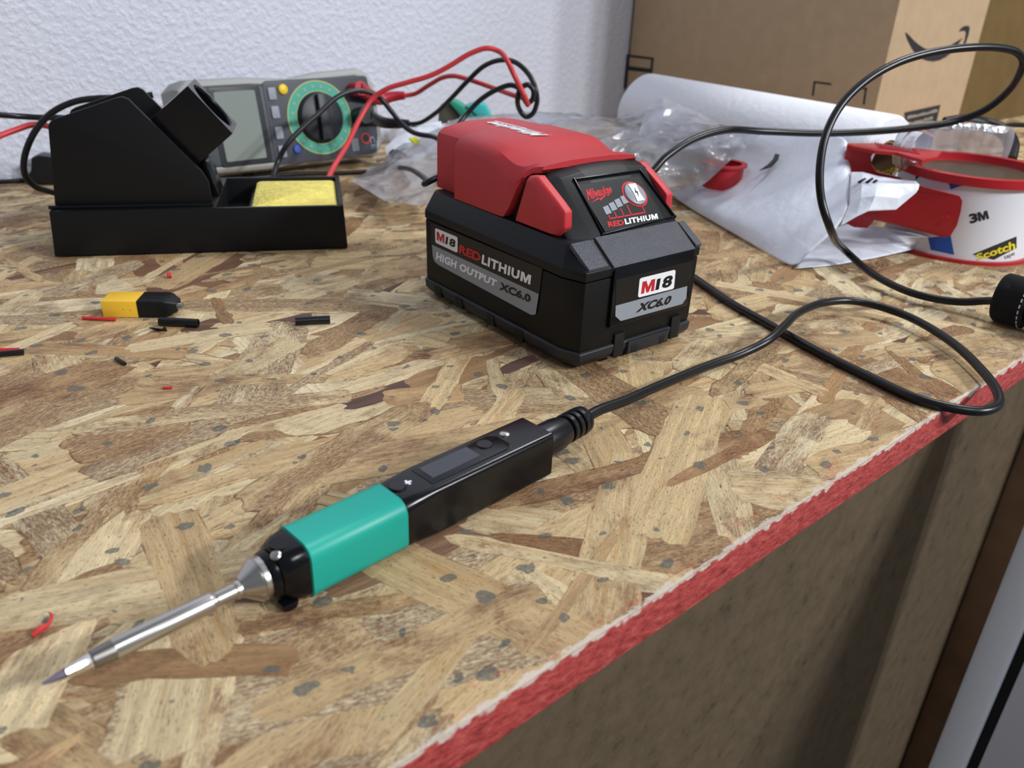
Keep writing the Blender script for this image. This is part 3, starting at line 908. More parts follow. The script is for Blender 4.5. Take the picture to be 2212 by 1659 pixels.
pl0 = IF.world((172.6, 0.3, AX)) - cab_o
pd = T(1262, 904, 0.0095) - cab_o - pl0; pd /= np.linalg.norm(pd)
plug = MB(1.0).lathe([(0, .0062), (.002, .0068), (.012, .0066), (.0165, .0058), (.0175, .0044)] , tuple(pl0), tuple(pd), 28).build('plug', 'black_rubber', cab)
mb = MB(1.0)
for s in (.0182, .0218, .0254):
    mb.lathe([(s, .0056), (s + .0003, .0060), (s + .0021, .0060), (s + .0024, .0056)], tuple(pl0), tuple(pd), 28)
mb.lathe([(.017, .0043), (.030, .0042), (.031, .0034)], tuple(pl0), tuple(pd), 24)
mb.lathe([(.0280, .0054), (.0285, .0058), (.0300, .0056), (.0306, .0045)], tuple(pl0), tuple(pd), 28)
mb.build('strain_relief', 'black_rubber', plug)
pe = pl0 + pd * .029
R1 = 0.00225
path = [tuple(pe), tuple(pe + pd * .012)] + wpts([(1345, 868, .0075), (1420, 835, .005), (1530, 790, .0030), (1605, 763, .0036), (1660, 735, .0075), (1695, 703, .0095), (1725, 676, .0095), (1780, 654, .0085), (1850, 651, .0075), (1950, 679, .0060), (2050, 735, .0050), (2118, 797, .0042), (2155, 848, .0036), (2155, 876, .0026), (2118, 888, .0024), (2050, 880, .0024), (1980, 861, .0024), (1880, 815, .0024), (1760, 756, .0024), (1660, 700, .0024), (1580, 655, .0024), (1510, 607, .0024), (1440, 560, .0024), (1380, 505, .012), (1330, 450, .03)], cab_o)
MB(1.0).tube(path, R1, 14, 8).build('cord', 'black_rubber', cab)

# ------------------------------------------------------------------ soldering stand and its sponge
SF = Frame(T(118, 557), math.radians(13.6))
st = thing('iron_stand', 'black plastic soldering iron stand with a square holder and sponge tray', 'stand', SF.o, SF.rz)
ZT, DP = 29.2, 86
mb = MB()
mb.poly_prism([(0.2, .8), (179.4, .8), (178.0, ZT), (2.6, ZT)], 'xz', 0, 3.2, 0.5)
mb.poly_prism([(0.2, .8), (179.4, .8), (178.0, ZT), (2.6, ZT)], 'xz', DP - 3.2, DP, 0.5)
mb.poly_prism([(0.2, .8), (3.4, .8), (5.8, ZT), (2.6, ZT)], 'xz', .2, DP - .2, 0.5)
mb.poly_prism([(176, .8), (179.4, .8), (178.0, ZT), (174.8, ZT)], 'xz', .2, DP - .2, 0.5)
mb.box((1.5, 1, 1.0), (177.5, DP - 1, 11.9))
mb.box((3.5, 1.5, 11.5), (98.6, DP - 1.5, ZT - .1), 0.4)
mb.box((116.5, 3, 11.9), (118.5, DP - 3, 22), 0.3)
base = mb.build('base', 'black_matte', st)
for x, y in ((12, 10), (168, 10), (12, 76), (168, 76)):
    MB().lathe([(0, 5), (2.2, 5)], (x, y, 0), (0, 0, 1), 20).build('foot', 'black_rubber', base)
MB().box((1.2, 4.6, ZT - .2), (97, 6.4, ZT + 2.2), 0.5).build('rail', 'black_satin', base)
chk = [(4, ZT - .5), (9.8, 78), (11.5, 80.6), (14, 82)] + [(50, 94.2), (53.5, 94.8), (56.5, 93.4)] + [(92.5, 50.5), (95.5, 44), (96.6, ZT - .5)]
for y0 in (8.0, 58.0):
    MB().poly_prism(chk if y0 < 20 else [(x - .5, z - 1) if z > 40 else (x, z) for x, z in chk], 'xz', y0, y0 + 2.6, 0.5).build('cheek', 'black_matte', st)
MB().poly_prism([(6, ZT - .5), (60, ZT - .5), (70, 45), (40, 66), (14, 60)], 'xz', 10.7, 57.9, 0.4).build('holder_core', 'deep_black', st)
MB().poly_prism([(95, ZT - .4), (98.5, ZT - .4), (93, 50), (90, 50)], 'xz', 30, 58, 0.3).build('front_wall', 'black_satin', st)
# square tube with a round bore
a_ = np.array([0.775, 0, 0.632]); b_ = np.array([0.632, 0, -0.775]); c_ = np.array([0, 1.0, 0])
tc0 = np.array([101.0, 0, 86.0]); hw = 18.2; yc = 35.5
mb = MB()
P3 = lambda s, q, y: tuple(tc0 + a_ * s + b_ * q + c_ * (yc + y))
K = 48
sq = []
for k in range(K):
    t = 2 * math.pi * k / K; cx, cy = math.cos(t), math.sin(t); m_ = max(abs(cx), abs(cy))
    sq.append((hw * cx / m_, hw * cy / m_))
ci = [(15.2 * math.cos(2 * math.pi * k / K), 15.2 * math.sin(2 * math.pi * k / K)) for k in range(K)]
ci2 = [(16.2 * math.cos(2 * math.pi * k / K), 16.2 * math.sin(2 * math.pi * k / K)) for k in range(K)]
mb.loft([[P3(-60, *p) for p in ci], [P3(-60, *p) for p in sq], [P3(0, *p) for p in sq], [P3(0, *p) for p in ci2], [P3(-1.2, *p) for p in ci], [P3(-60, *p) for p in ci]], caps=False)
tube_o = mb.build('holder_tube', 'black_satin', st, 30)
MB().lathe([(0, 15.1), (1.0, 15.1)], tuple(tc0 + a_ * -40 + c_ * yc), tuple(a_), 32).build('bore_floor', 'deep_black', tube_o)
sp = thing('sponge', 'pale yellow cleaning sponge lying in the tray of the black stand', 'sponge', SF.world((0, 0, 11.95)), SF.rz)
R = random.Random(3)
mb = MB()
rows = []
for z, ins in ((0, 1.5), (2, 0.0), (13, 0.0), (15.0, 0.6), (16.0, 2.2)):
    rows.append([(x, y, z) for x, y in rrect(119.2 + ins, 4.6 + ins, 174.9 - ins, 79.5 - ins, 2.5)])
mb.loft(rows); mb.build('body', 'sponge', sp)

# ------------------------------------------------------------------ multimeter
MT = math.radians(12)
MZ = math.radians(42.5)
mo = T(722, 371, 0.0)
MX = np.array([math.cos(MZ), math.sin(MZ), 0]); MY = np.array([-math.sin(MZ), math.cos(MZ), 0])
MU = np.array([0, 0, 1]) * math.cos(MT) + MY * math.sin(MT); MN = np.cross(MX, MU)
mm = thing('multimeter', 'grey digital multimeter standing on its long side in front of the white wall', 'multimeter', mo + np.array([0, 0, .0082]), 0)
mm.rotation_euler = Matrix((MX, MU, MN)).transposed().to_euler()


def mpx(px, py, h=0.0):
    v = on_plane(px, py, mo + MN * h / 1000, MN) - mo - np.array([0, 0, .0082])
    return np.array([v @ MX * 1000, v @ MU * 1000])


def moutline(ins):
    pts = [(-128, 6), (-120, 2), (-60, 0), (-20, 3), (20, 2), (46, 0), (54, 6), (57, 16), (57, 40), (56, 66), (50, 77), (40, 80), (-5, 78), (-30, 74), (-70, 77), (-120, 77), (-128, 70)]
    c = (-36, 38)
    return [(c[0] + (x - c[0]) * (1 - ins / 90.0), c[1] + (y - c[1]) * (1 - ins / 39.0)) for x, y in pts]


m3 = lambda ins, z: [(x, y, z) for x, y in moutline(ins)]
MB().loft([m3(3, -42), m3(0.5, -38), m3(0, -8), m3(1.5, -1.5), m3(4, 0.5), m3(6, 0.8), m3(7, -1)], bevel=0.8, seg=3).build('bumper', 'meter_grey', mm, 50)
face = MB().loft([m3(6.8, -6), m3(6.8, 0.6), m3(7.6, 1.4)], bevel=0.4).build('face', 'meter_face', mm)
lcdp = [(-99, 10), (-64, 10), (-64, 66), (-99, 66)]
MB().poly_prism(rrect(-104, 7, -59, 70, 3), 'xy', 1.2, 2.2, 0.4).build('screen_frame', 'meter_dark', mm)
MB().poly_prism(rrect(-99.5, 11, -64, 66, 1.5), 'xy', 2.1, 2.35).build('screen', 'lcd', mm)
MB().poly_prism(rrect(-56, 4, 47, 72.5, 4), 'xy', 1.2, 1.9, 0.3).build('keypad_panel', 'meter_face', mm)
dc = (-7.5, 39.5)
dial = MB().ring(22.5, 30.5, 1.8, 2.4, dc).build('dial_ring', 'dial_green', mm)
mb = MB(); mb.ring(30.4, 31.3, 1.8, 2.5, dc); mb.ring(22.0, 22.6, 1.8, 2.5, dc); mb.build('ring_border', 'dial_edge', dial)
mb = MB()
for k in range(20):
    t = 2 * math.pi * k / 20 + .1
    ct, sn = math.cos(t), math.sin(t)
    for rr, ww, tt in ((26.5, 1.2, 2.6),):
        mb.flat([(dc[0] + ct * (rr + a) - sn * b, dc[1] + sn * (rr + a) + ct * b, tt) for a, b in ((-1.4, -ww), (1.4, -ww), (1.4, ww), (-1.4, ww))])
mb.build('range_marks', 'button_grey', dial)
knob = MB().lathe([(0, 21.8), (4, 21.2), (5.5, 20.4), (6, 19.5), (6.0, 0.01)], (dc[0], dc[1], 1.6), (0, 0, 1), 48).build('dial_knob', 'meter_dark', mm)
mb = MB(); mb.poly_prism([(dc[0] - 5.5, dc[1] - 19), (dc[0] + 5.5, dc[1] - 19), (dc[0] + 4.5, dc[1] + 19.5), (dc[0] - 4.5, dc[1] + 19.5)], 'xy', 7.5, 13, 1.2); mb.build('knob_grip', 'meter_dark', knob)
for y in (62, 47, 30, 14.5):
    MB().poly_prism(rrect(-52.5, y - 5, -45.5, y + 5, 1), 'xy', 1.7, 3.4, 0.5).build('button', 'button_grey', mm)
MB().lathe([(0, 4.2), (2.0, 4.1), (2.6, 3.2), (2.6, 0.01)], (-38.5, 65, 1.6), (0, 0, 1), 24).build('round_button', 'button_yellow', mm)['label'] = 'yellow round button'
MB().lathe([(0, 3.6), (1.8, 3.5), (2.4, 2.8), (2.4, 0.01)], (-35, 15, 1.6), (0, 0, 1), 24).build('round_button', 'button_blue', mm)['label'] = 'blue round button'
jack = MB().ring(3.6, 5.0, 1.8, 2.8, (35.5, 18)).build('jack', 'plug_red', mm)
MB().lathe([(0, 3.7), (.5, 3.7)], (35.5, 18, 1.8), (0, 0, 1), 24).build('jack_hole', 'deep_black', jack)
mb = MB()
for k in range(4):
    mb.flat([(21 + k * 1.8, 8, 2.0), (22 + k * 1.8, 8, 2.0), (22 + k * 1.8, 19, 2.0), (21 + k * 1.8, 19, 2.0)])
mb.build('fine_print', 'button_grey', mm)
lettering('CE', quad_map(((48.5 - 3, 19, 2.1), (48.5 - 3, 8, 2.1), (42.0 - 1.5, 8, 2.1), (42.0 - 1.5, 19, 2.1))), 'button_grey', mm, 'lettering', 0.0)

# test leads
def at_meter(x, y, z):
    return mo + np.array([0, 0, .0082]) + (MX * x + MU * y + MN * z) / 1000


RL = 0.0021
red = thing('test_lead', 'red test lead arching from the multimeter over to the knotted black one', 'test lead', at_meter(32, 62, 2), 0, 'test leads of the multimeter')
ro = np.array(red.location)
dp = lambda L, o: [tuple(D(a, b, y) - o) for a, b, y in L]
pr = MB(1.0)
p0 = at_meter(30, 61, 2) - ro; p1 = at_meter(30, 61, 17) - ro
pr.tube([tuple(p0), tuple((p0 + p1) / 2), tuple(p1)], .0062, 20, 4)
pr.build('plug', 'plug_red', red)
s0 = at_meter(28, 61, 14) - ro
pr = MB(1.0); pr.tube([tuple(s0)] + dp([(820, 214, .795), (850, 208, .80), (874, 206, .80)], ro), [.0062, .0055, .0046, .0036], 16, 5)
pr.build('sleeve', 'plug_red', red)
pathr = dp([(868, 207, .80), (895, 203, .80), (925, 185, .79), (955, 168, .78), (980, 164, .77), (1010, 171, .76), (1060, 188, .74), (1110, 206, .71), (1130, 212, .70), (1140, 226, .69), (1132, 205, .685), (1112, 165, .69), (1095, 130, .69), (1078, 111, .70), (1052, 104, .70), (1015, 116, .70), (970, 143, .70), (930, 163, .70), (880, 178, .70), (838, 191, .70), (806, 212, .70), (778, 255, .69), (750, 312, .67), (722, 358, .65), (704, 390, .63)], ro)
pathr += wpts([(670, 392, .012), (560, 396, .0035), (400, 398, .0035)], ro) + dp([(250, 360, .60), (150, 290, .61), (80, 269, .605), (30, 282, .595), (-20, 302, .58), (-80, 330, .555)], ro)
MB(1.0).tube(pathr, RL, 12, 8).build('wire', 'lead_red', red)
blk = thing('test_lead', 'black test lead looping up from the multimeter into a knotted coil', 'test lead', at_meter(32, 40, 2), 0, 'test leads of the multimeter')
bo = np.array(blk.location)
pr = MB(1.0); p0 = at_meter(31, 38, 2) - bo; p1 = at_meter(31, 38, 17) - bo
pr.tube([tuple(p0), tuple((p0 + p1) / 2), tuple(p1)], .0075, 20, 4); pr.build('plug', 'lead_black', blk)
pr = MB(1.0); pr.tube([tuple(at_meter(33, 38, 13) - bo)] + dp([(830, 265, .80), (860, 267, .80), (884, 267, .80)], bo), [.0064, .0052, .0046, .0036], 16, 5); pr.build('sleeve', 'lead_black', blk)
pathb = dp([(876, 268, .80), (905, 266, .80), (940, 245, .79), (975, 212, .77), (1010, 175, .75), (1045, 143, .74), (1080, 130, .73), (1112, 134, .72), (1140, 158, .71), (1156, 190, .70), (1160, 220, .70), (1150, 246, .70), (1136, 252, .70), (1124, 240, .70), (1118, 215, .69), (1124, 192, .69), (1140, 183, .69), (1152, 195, .69), (1150, 215, .69), (1138, 222, .69), (1126, 196, .695), (1105, 184, .70), (1070, 195, .70), (1035, 218, .70), (1008, 247, .70), (985, 275, .69), (960, 300, .67), (930, 294, .69), (895, 287, .70), (868, 268, .71), (845, 240, .715), (822, 213, .715), (795, 199, .71), (760, 197, .70), (725, 212, .69), (690, 244, .68), (655, 275, .67), (620, 312, .66), (600, 350, .655), (583, 395, .64)], bo)
pathb += wpts([(540, 402, .008), (470, 404, .0035), (380, 404, .0035)], bo) + dp([(240, 300, .605), (160, 258, .61), (90, 254, .605), (40, 251, .60), (-30, 246, .58), (-90, 243, .56)], bo)
MB(1.0).tube(pathb, RL, 12, 8).build('wire', 'lead_black', blk)

# ------------------------------------------------------------------ cord of the stand and cord along the wall
oc = T(60, 391, .002)
lc = thing('stand_cable', 'black cable looping out to the left behind the stand', 'cable', T(110, 425, 0.0))
lo_ = np.array(lc.location)
pts = dp([(330, 205, .60), (280, 212, .595), (215, 212, .59), (160, 220, .585), (110, 245, .58), (72, 290, .575), (52, 345, .57), (55, 380, .57), (75, 402, .575), (105, 413, .585), (150, 425, .595)], lo_)
MB(1.0).tube(pts, .0022, 12, 8).build('wire', 'lead_black', lc)
wc = thing('wall_cord', 'thin black cord lying along the foot of the wall to the adapter', 'cord', oc)
wo = oc
pts = wpts([(-120, 405, .002), (-20, 394, .002), (30, 391, .002), (60, 388, .002), (100, 384, .002), (300, 384, .002), (480, 388, .002), (640, 376, .002), (725, 374, .002), (770, 372, .002), (800, 370, .003)], wo) + dp([(845, 363, .69), (880, 364, .62), (905, 376, .55), (925, 393, .495)], wo) + [tuple(BF.world(p) - wo) for p in ((8, 140, 62), (14, 137, 65), (20, 135.2, 67))]
MB(1.0).tube(pts, .0018, 12, 8).build('wire', 'lead_black', wc)
clp = thing('cord_plug', 'small black plug lying against the wall behind the stand', 'plug', T(98, 395))
mb = MB(); mb.poly_prism([(-12, 0), (14, 0), (14, 22), (2, 24), (-4, 22), (-7, 10), (-12, 8)], 'xz', -8, 8, 2.0); mb.build('body', 'lead_black', clp); clp.rotation_euler = (0, 0, .2)

# ------------------------------------------------------------------ cardboard boxes
BXU, BXV = 0.799, 0.309
box = thing('cardboard_box', 'tan cardboard shipping box with a curved black arrow printed on its lit side', 'box', uvz(BXU, BXV, 0), W_AZ, 'cardboard boxes by the wall')
MB(1.0).box((0, 0, 0), (0.216, 0.345, 0.62), 0.0015).build('carton', 'cardboard', box)
iv = lambda p: tuple(np.array([(p - uvz(BXU, BXV, 0)) @ U, (p - uvz(BXU, BXV, 0)) @ N, p[2]]))
fp = lambda L, ox=0, oy=0, s=1.0: [tuple(np.array(iv(on_plane(ox + x / s, oy + y / s, uvz(0, BXV, 0), N))) + np.array([0, -0.0004, 0])) for x, y in L]
lp_ = lambda L: [tuple(np.array(iv(on_plane(x, y, uvz(BXU, 0, 0), U))) + np.array([-0.0004, 0, 0])) for x, y in L]
sm_o = [(640, 430), (662, 510), (700, 590), (745, 665), (800, 735), (860, 775), (930, 800), (1010, 810), (1090, 795), (1170, 755), (1250, 695), (1320, 610), (1398, 497)]
sm_i = [(1250, 590), (1180, 630), (1100, 655), (1030, 667), (960, 660), (890, 635), (820, 590), (760, 540), (705, 480), (652, 428)]
patch(fp(sm_o + sm_i, 1850, 0, 6.1), 'print_black', box, 'printed_smile', 1.0)
patch(fp([(1348, 418), (1362, 388), (1400, 352), (1445, 338), (1482, 345), (1490, 375), (1474, 460), (1440, 560), (1418, 605), (1396, 605), (1425, 520), (1440, 440), (1436, 412), (1400, 405)], 1850, 0, 6.1), 'print_black', box, 'printed_arrow', 1.0)
lb = patch(fp([(1953, 243), (2031, 226), (2009, 322), (1962, 345)]), 'print_black', box, 'printed_label', 1.0)
mb = MB(1.0)
R = random.Random(5)
for (a, b, h) in (((1959, 250), (2024, 234.5), 7.0), ((1960, 264), (2015, 250.5), 6.0)):
    x = 0.0
    while x < 0.98:
        w = R.uniform(0.035, 0.075)
        x1 = min(x + w * 0.72, 1.0)
        hh = h * R.uniform(0.55, 1.0)
        q = [(a[0] + (b[0] - a[0]) * t, a[1] + (b[1] - a[1]) * t + dy) for t, dy in ((x, h - hh), (x1, h - hh), (x1, h), (x, h))]
        mb.flat([(p[0], p[1] - .0002, p[2]) for p in fp(q)])
        x += w
mb.build('small_print', 'print_tan', lb)
mb = MB(1.0)
for k in range(6):
    q = [(1968 + k * 7, 305 - k * 1.6), (1972 + k * 7, 304 - k * 1.6), (1971 + k * 7, 316), (1967 + k * 7, 317)]
    mb.flat([(p[0], p[1] - .0002, p[2]) for p in fp(q)])
mb.build('blue_print', 'print_blue', lb)
mb = MB(1.0)


def bar2(a, b, w):
    A, Bq = np.array(a), np.array(b); d = (Bq - A) / np.linalg.norm(Bq - A); s = np.array([-d[1], d[0]]) * w / 2
    mb.flat(lp_([A - s, Bq - s, Bq + s, A + s]))


for a, b, w in (((1355, 120), (1412, 127), 5), ((1357, 118), (1350, 190), 5), ((1410, 126), (1405, 175), 5), ((1357, 147), (1406, 153), 9)):
    bar2(a, b, w)
mb.build('printed_icon', 'print_black', box)
mb = MB(1.0)
for q in ((((1759, 177), (1796, 182), 4), ((1760, 176), (1756, 207), 4)), (((1845, 188), (1874, 192), 4), ((1871, 190), (1866, 226), 4))):
    mb = MB(1.0)
    for a, b, w in q:
        bar2(a, b, w)
    mb.build('corner_mark', 'print_black', box)
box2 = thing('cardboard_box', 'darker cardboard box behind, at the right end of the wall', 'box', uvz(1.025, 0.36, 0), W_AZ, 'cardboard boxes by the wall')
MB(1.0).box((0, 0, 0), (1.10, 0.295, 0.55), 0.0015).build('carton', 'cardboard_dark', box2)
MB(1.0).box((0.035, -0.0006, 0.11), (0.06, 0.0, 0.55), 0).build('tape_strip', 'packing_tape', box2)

# ------------------------------------------------------------------ paper towel roll
pr_r = 0.040
ra = T(1400, 158, 2 * pr_r); rb = T(1938, 249, 2 * pr_r)
rd = rb - ra; rl = np.linalg.norm(rd); rd /= rl
roll = thing('paper_towel_roll', 'white paper towel roll lying in front of the cardboard box', 'paper roll', (ra[0], ra[1], 0), math.atan2(rd[1], rd[0]))
mb = MB(1.0)
n = 56
ci = lambda x, r, dz=0: [(x, r * math.cos(2 * math.pi * k / n), pr_r + dz + r * math.sin(2 * math.pi * k / n)) for k in range(n)]
mb.loft([ci(0.004, 0.020), ci(0.0, 0.021), ci(0, pr_r - .003), ci(0.004, pr_r), ci(rl - .004, pr_r), ci(rl, pr_r - .002), ci(rl, .021), ci(rl - .004, .020), ci(0.004, .020)], caps=False)
mb.build('paper', 'paper', roll, 40)
mb = MB(1.0); mb.loft([ci(0.002, .0185), ci(0.002, .0201), ci(rl - .002, .0201), ci(rl - .002, .0185), ci(.002, .0185)], caps=False); mb.build('core', 'paper_core', roll, 40)

# ------------------------------------------------------------------ tape dispenser
TC = np.array([0.325, 0.598, 0.0])
td = thing('tape_dispenser', 'red packing tape dispenser with a white labelled roll, half in the white mailer', 'tape dispenser', TC)
RR = 49.0
rollp = MB().ring(38, RR, 2.5, 52.5, n=72).build('tape_roll', 'tape_label', td)
mb = MB(); mb.ring(36.5, 38, 2.5, 53, n=64); mb.build('tape_core', 'paper_core', rollp)


def cyl(x, y, r):
    """pixel -> point on the roll surface in dispenser millimetres"""
    o = np.array([0, 0, H]); v = ray(x, y)
    dx, dy = o[0] - TC[0], o[1] - TC[1]; rr = r / 1000
    a = v[0] ** 2 + v[1] ** 2; b = 2 * (dx * v[0] + dy * v[1]); c = dx * dx + dy * dy - rr * rr
    ds = b * b - 4 * a * c
    t = (-b - math.sqrt(max(ds, 0))) / (2 * a)
    return (o + v * t - TC) * 1000


TZ = lambda x, y: (1780 + x / 5.12, 280 + y / 5.12)


def cyl_poly(name, m, pts, r, parent, zmin=3.0, zmax=52.4):
    """polygon traced on the curved label, cut into small facets so that it hugs the roll"""
    out = []
    for a, b in zip(pts, pts[1:] + pts[:1]):
        for k in range(6):
            out.append((a[0] + (b[0] - a[0]) * k / 6, a[1] + (b[1] - a[1]) * k / 6))
    P = [cyl(*TZ(*p), r) for p in out]
    bm = bmesh.new()
    ang = [(math.atan2(p[1], p[0]) + 2 * math.pi) % (2 * math.pi) * r for p in P]
    vs = [bm.verts.new((a, min(max(p[2], zmin), zmax), 0)) for a, p in zip(ang, P)]
    bm.faces.new(vs)
    a0, a1 = min(ang), max(ang)
    for k in range(1, int((a1 - a0) / 2) + 1):
        bmesh.ops.bisect_plane(bm, geom=bm.verts[:] + bm.edges[:] + bm.faces[:], plane_co=(a0 + 2 * k, 0, 0), plane_no=(1, 0, 0))
    for v in bm.verts:
        t = v.co.x / r; v.co = (r * math.cos(t), r * math.sin(t), v.co.y)
    mb = MB(); mb.bm.free(); mb.bm = bm
    return mb.build(name, m, parent)


def cyl_text(body, q, m, r, parent, bold=0.04, shear=0.0):
    f = lambda s, t: np.array(cyl(*TZ(*[(q[3][i] * (1 - s) + q[2][i] * s) * (1 - t) + (q[0][i] * (1 - s) + q[1][i] * s) * t for i in (0, 1)]), r))
    return lettering(body, f, m, parent, 'lettering', bold, shear)


cyl_poly('blue_print', 'tape_blue', [(1355, 500), (1690, 560), (1400, 662)], RR + .12, rollp)
cyl_poly('blue_print', 'tape_blue', [(1150, 1195), (1400, 1170), (1440, 1385), (1180, 1330)], RR + .12, rollp)
cyl_text('3', ((1600, 935), (1690, 918), (1708, 1018), (1620, 1045)), 'print_black', RR + .15, rollp, 0.05)
cyl_text('M', ((1694, 917), (1805, 895), (1828, 985), (1712, 1016)), 'print_black', RR + .15, rollp, 0.05)
cyl_poly('logo_panel', 'tape_dark', [(1640, 1380), (2130, 1180), (2130, 1310), (1880, 1440)], RR + .12, rollp)
cyl_text('Scotch', ((1665, 1385), (2105, 1225), (2120, 1320), (1700, 1450)), 'tape_yellow', RR + .22, rollp, 0.03, 0.1)
cyl_text('tape', ((1990, 1400), (2105, 1350), (2115, 1400), (2000, 1450)), 'print_black', RR + .15, rollp, 0.0)
cyl_poly('logo_panel', 'tape_dark', [(565, 455), (850, 330), (885, 440), (740, 510), (620, 500)], RR + .12, rollp)
cyl_text('Scotch', ((560, 455), (858, 360), (875, 445), (600, 540)), 'tape_yellow', RR + .22, rollp, 0.03, 0.1)
cyl_poly('dark_print', 'tape_dark', [(1015, 480), (1070, 430), (1065, 510), (1010, 560)], RR + .12, rollp)
MB().ring(44, 51.5, 0, 2.4, n=72).build('lower_rim', 'dispenser_red', td)
mb = MB(); mb.ring(45, 52, 52.8, 58.5, n=72); mb.build('upper_rim', 'dispenser_red', td)
mm_ = lambda x, y, dep: tuple((D(x, y, dep) - TC) * 1000)
# grip: top plate with ridges, side web with a finger hole
HY = 0.600
tl = [TZ(*p) for p in ((258, 150), (560, 150), (1040, 205), (1305, 235), (1250, 300), (1090, 335), (800, 250), (560, 232), (255, 170))]
gt = lambda x, y: (T(x, y, .068) - TC) * 1000
mb = MB(); mb.loft([[tuple(gt(x, y) + np.array([0, 0, dz])) for x, y in tl] for dz in (0, -2.2)], bevel=0.3)
grip = mb.build('grip_plate', 'dispenser_red', td)
mb = MB()
for k in range(15):
    x, y = TZ(570 + k * 31, 160 + k * 5.2)
    a = gt(x, y - 2.2); b = gt(x + 9, y + 8)
    mb.tube([tuple(a), tuple((a + b) / 2), tuple(b)], 0.65, 8, 2)
mb.build('grip_ridges', 'dispenser_red', grip)
ow = [TZ(*p) for p in ((262, 165), (430, 190), (600, 215), (800, 250), (960, 300), (1075, 345), (1090, 400), (1050, 545), (880, 560), (660, 550), (450, 500), (190, 470))]
ih = [TZ(*p) for p in ((520, 300), (545, 262), (600, 245), (780, 258), (930, 305), (1040, 360), (1050, 420), (1000, 520), (860, 545), (700, 500), (580, 470), (525, 390))]
mb = MB()
O0 = [mm_(x, y, HY) for x, y in ow]; I0 = [mm_(x, y, HY) for x, y in ih]
off = lambda L: [tuple(np.array(p) + np.array([1.5, 4.0, 0])) for p in L]
# match start points of the two loops
mb.loft([O0, I0, off(I0), off(O0), O0], caps=False, bevel=0)
mb.build('handle_web', 'dispenser_red', td, 40)
tab_px = [((100, 965), .592), ((270, 870), .588), ((370, 725), .585), ((650, 700), .580), ((900, 660), .571), ((1040, 620), .563), ((1500, 735), .5475), ((1530, 790), .546), ((1515, 900), .546), ((1470, 1060), .546), ((1400, 1175), .548), ((1320, 1195), .5495), ((900, 1080), .566), ((560, 1000), .58), ((480, 1090), .584), ((330, 1080), .588)]
P = [mm_(*TZ(*p), d) for p, d in tab_px]
mb = MB(); mb.loft([P, [tuple(np.array(p) + np.array([0.6, 1.4, 0])) for p in P]], bevel=0.25); mb.build('tape_flap', 'dispenser_red', td)
MB().lathe([(0, 1.3), (.5, 1.1), (.6, .01)], mm_(*TZ(1365, 965), .5472), (-.35, -.93, 0), 16).build('rivet', 'dispenser_red', td)
# clear wrap still round the roll
mb = MB()
rows = []
R = random.Random(11)
for k in range(30):
    t = math.radians(40 + 150 * k / 29)
    w = 1 + .05 * math.sin(k * 1.9) + R.uniform(-.02, .02)
    rows.append([(w * r * math.cos(t), w * r * math.sin(t), z + R.uniform(-.4, .4)) for r, z in ((52.5, 54), (55.5, 64), (55, 74), (50, 81), (43, 82), (37, 77))])
mb.sheet(rows)
o = mb.build('shrink_wrap', 'wrap_film', td, 60)
md = o.modifiers.new('smooth', 'SUBSURF'); md.levels = 2; md.render_levels = 2
mb = MB(); mb.lathe([(0, 40), (0.8, 40.5), (1.0, .01)], (0, 0, 53.0), (0, 0, 1), 64); mb.build('film_cover', 'tape_film', td)

# ------------------------------------------------------------------ white mailer, red spool, clear bags
ml = thing('poly_mailer', 'white plastic mailer bag with its open mouth beside the red tape dispenser', 'bag', T(1640, 500))
mlo = np.array(ml.location)


def grid(rows, o):
    return [[tuple((T(p[0], p[1], p[3] if len(p) > 3 else 0.0015) if p[2] is None else D(*p[:3])) - o) for p in r] for r in rows]


cols = [
    [(1445, 423, None), (1462, 410, .705), (1490, 404, .715), (1530, 392, .72), (1570, 345, .725), (1600, 305, .73), (1612, 288, .735)],
    [(1530, 473, None), (1535, 450, .632), (1565, 432, .645), (1620, 400, .66), (1680, 345, .675), (1712, 305, .68), (1725, 287, .685)],
    [(1620, 525, None), (1622, 495, .578), (1650, 460, .582), (1705, 415, .592), (1765, 350, .61), (1795, 305, .622), (1808, 290, .628)],
    [(1680, 560, None), (1688, 535, .543), (1715, 500, .548), (1765, 455, .556), (1805, 400, .58), (1825, 340, .602), (1834, 305, .61)],
    [(1716, 580, None), (1738, 553, .524), (1775, 522, .526), (1815, 488, .530), (1836, 440, .545), (1836, 375, .585), (1840, 345, .62)]]
R = random.Random(2)
mb = MB(1.0); mb.sheet(grid(cols, mlo))
o = mb.build('upper_sheet', 'mailer', ml, 80)
md = o.modifiers.new('s', 'SUBSURF'); md.levels = 3; md.render_levels = 3
thicken(o, 0.0004)
flap = [[(1815, 488, .530), (1850, 468, .531), (1876, 456, .532), (1935, 453, .536), (1979, 416, .542)],
        [(1834, 440, .545), (1860, 428, .540), (1890, 424, .536), (1940, 428, .537), (1984, 408, .543)],
        [(1836, 405, .56), (1862, 395, .556), (1895, 396, .553), (1940, 398, .55), (1986, 399, .548)],
        [(1838, 372, .585), (1864, 372, .58), (1898, 381, .575), (1940, 388, .568), (1978, 392, .558)]]
mb = MB(1.0); mb.sheet(grid(flap, mlo)); o = mb.build('mouth_flap', 'mailer', ml, 12)
md = o.modifiers.new('s', 'SUBSURF'); md.subdivision_type = 'SIMPLE'; md.levels = 3; md.render_levels = 3
thicken(o, 0.0004)
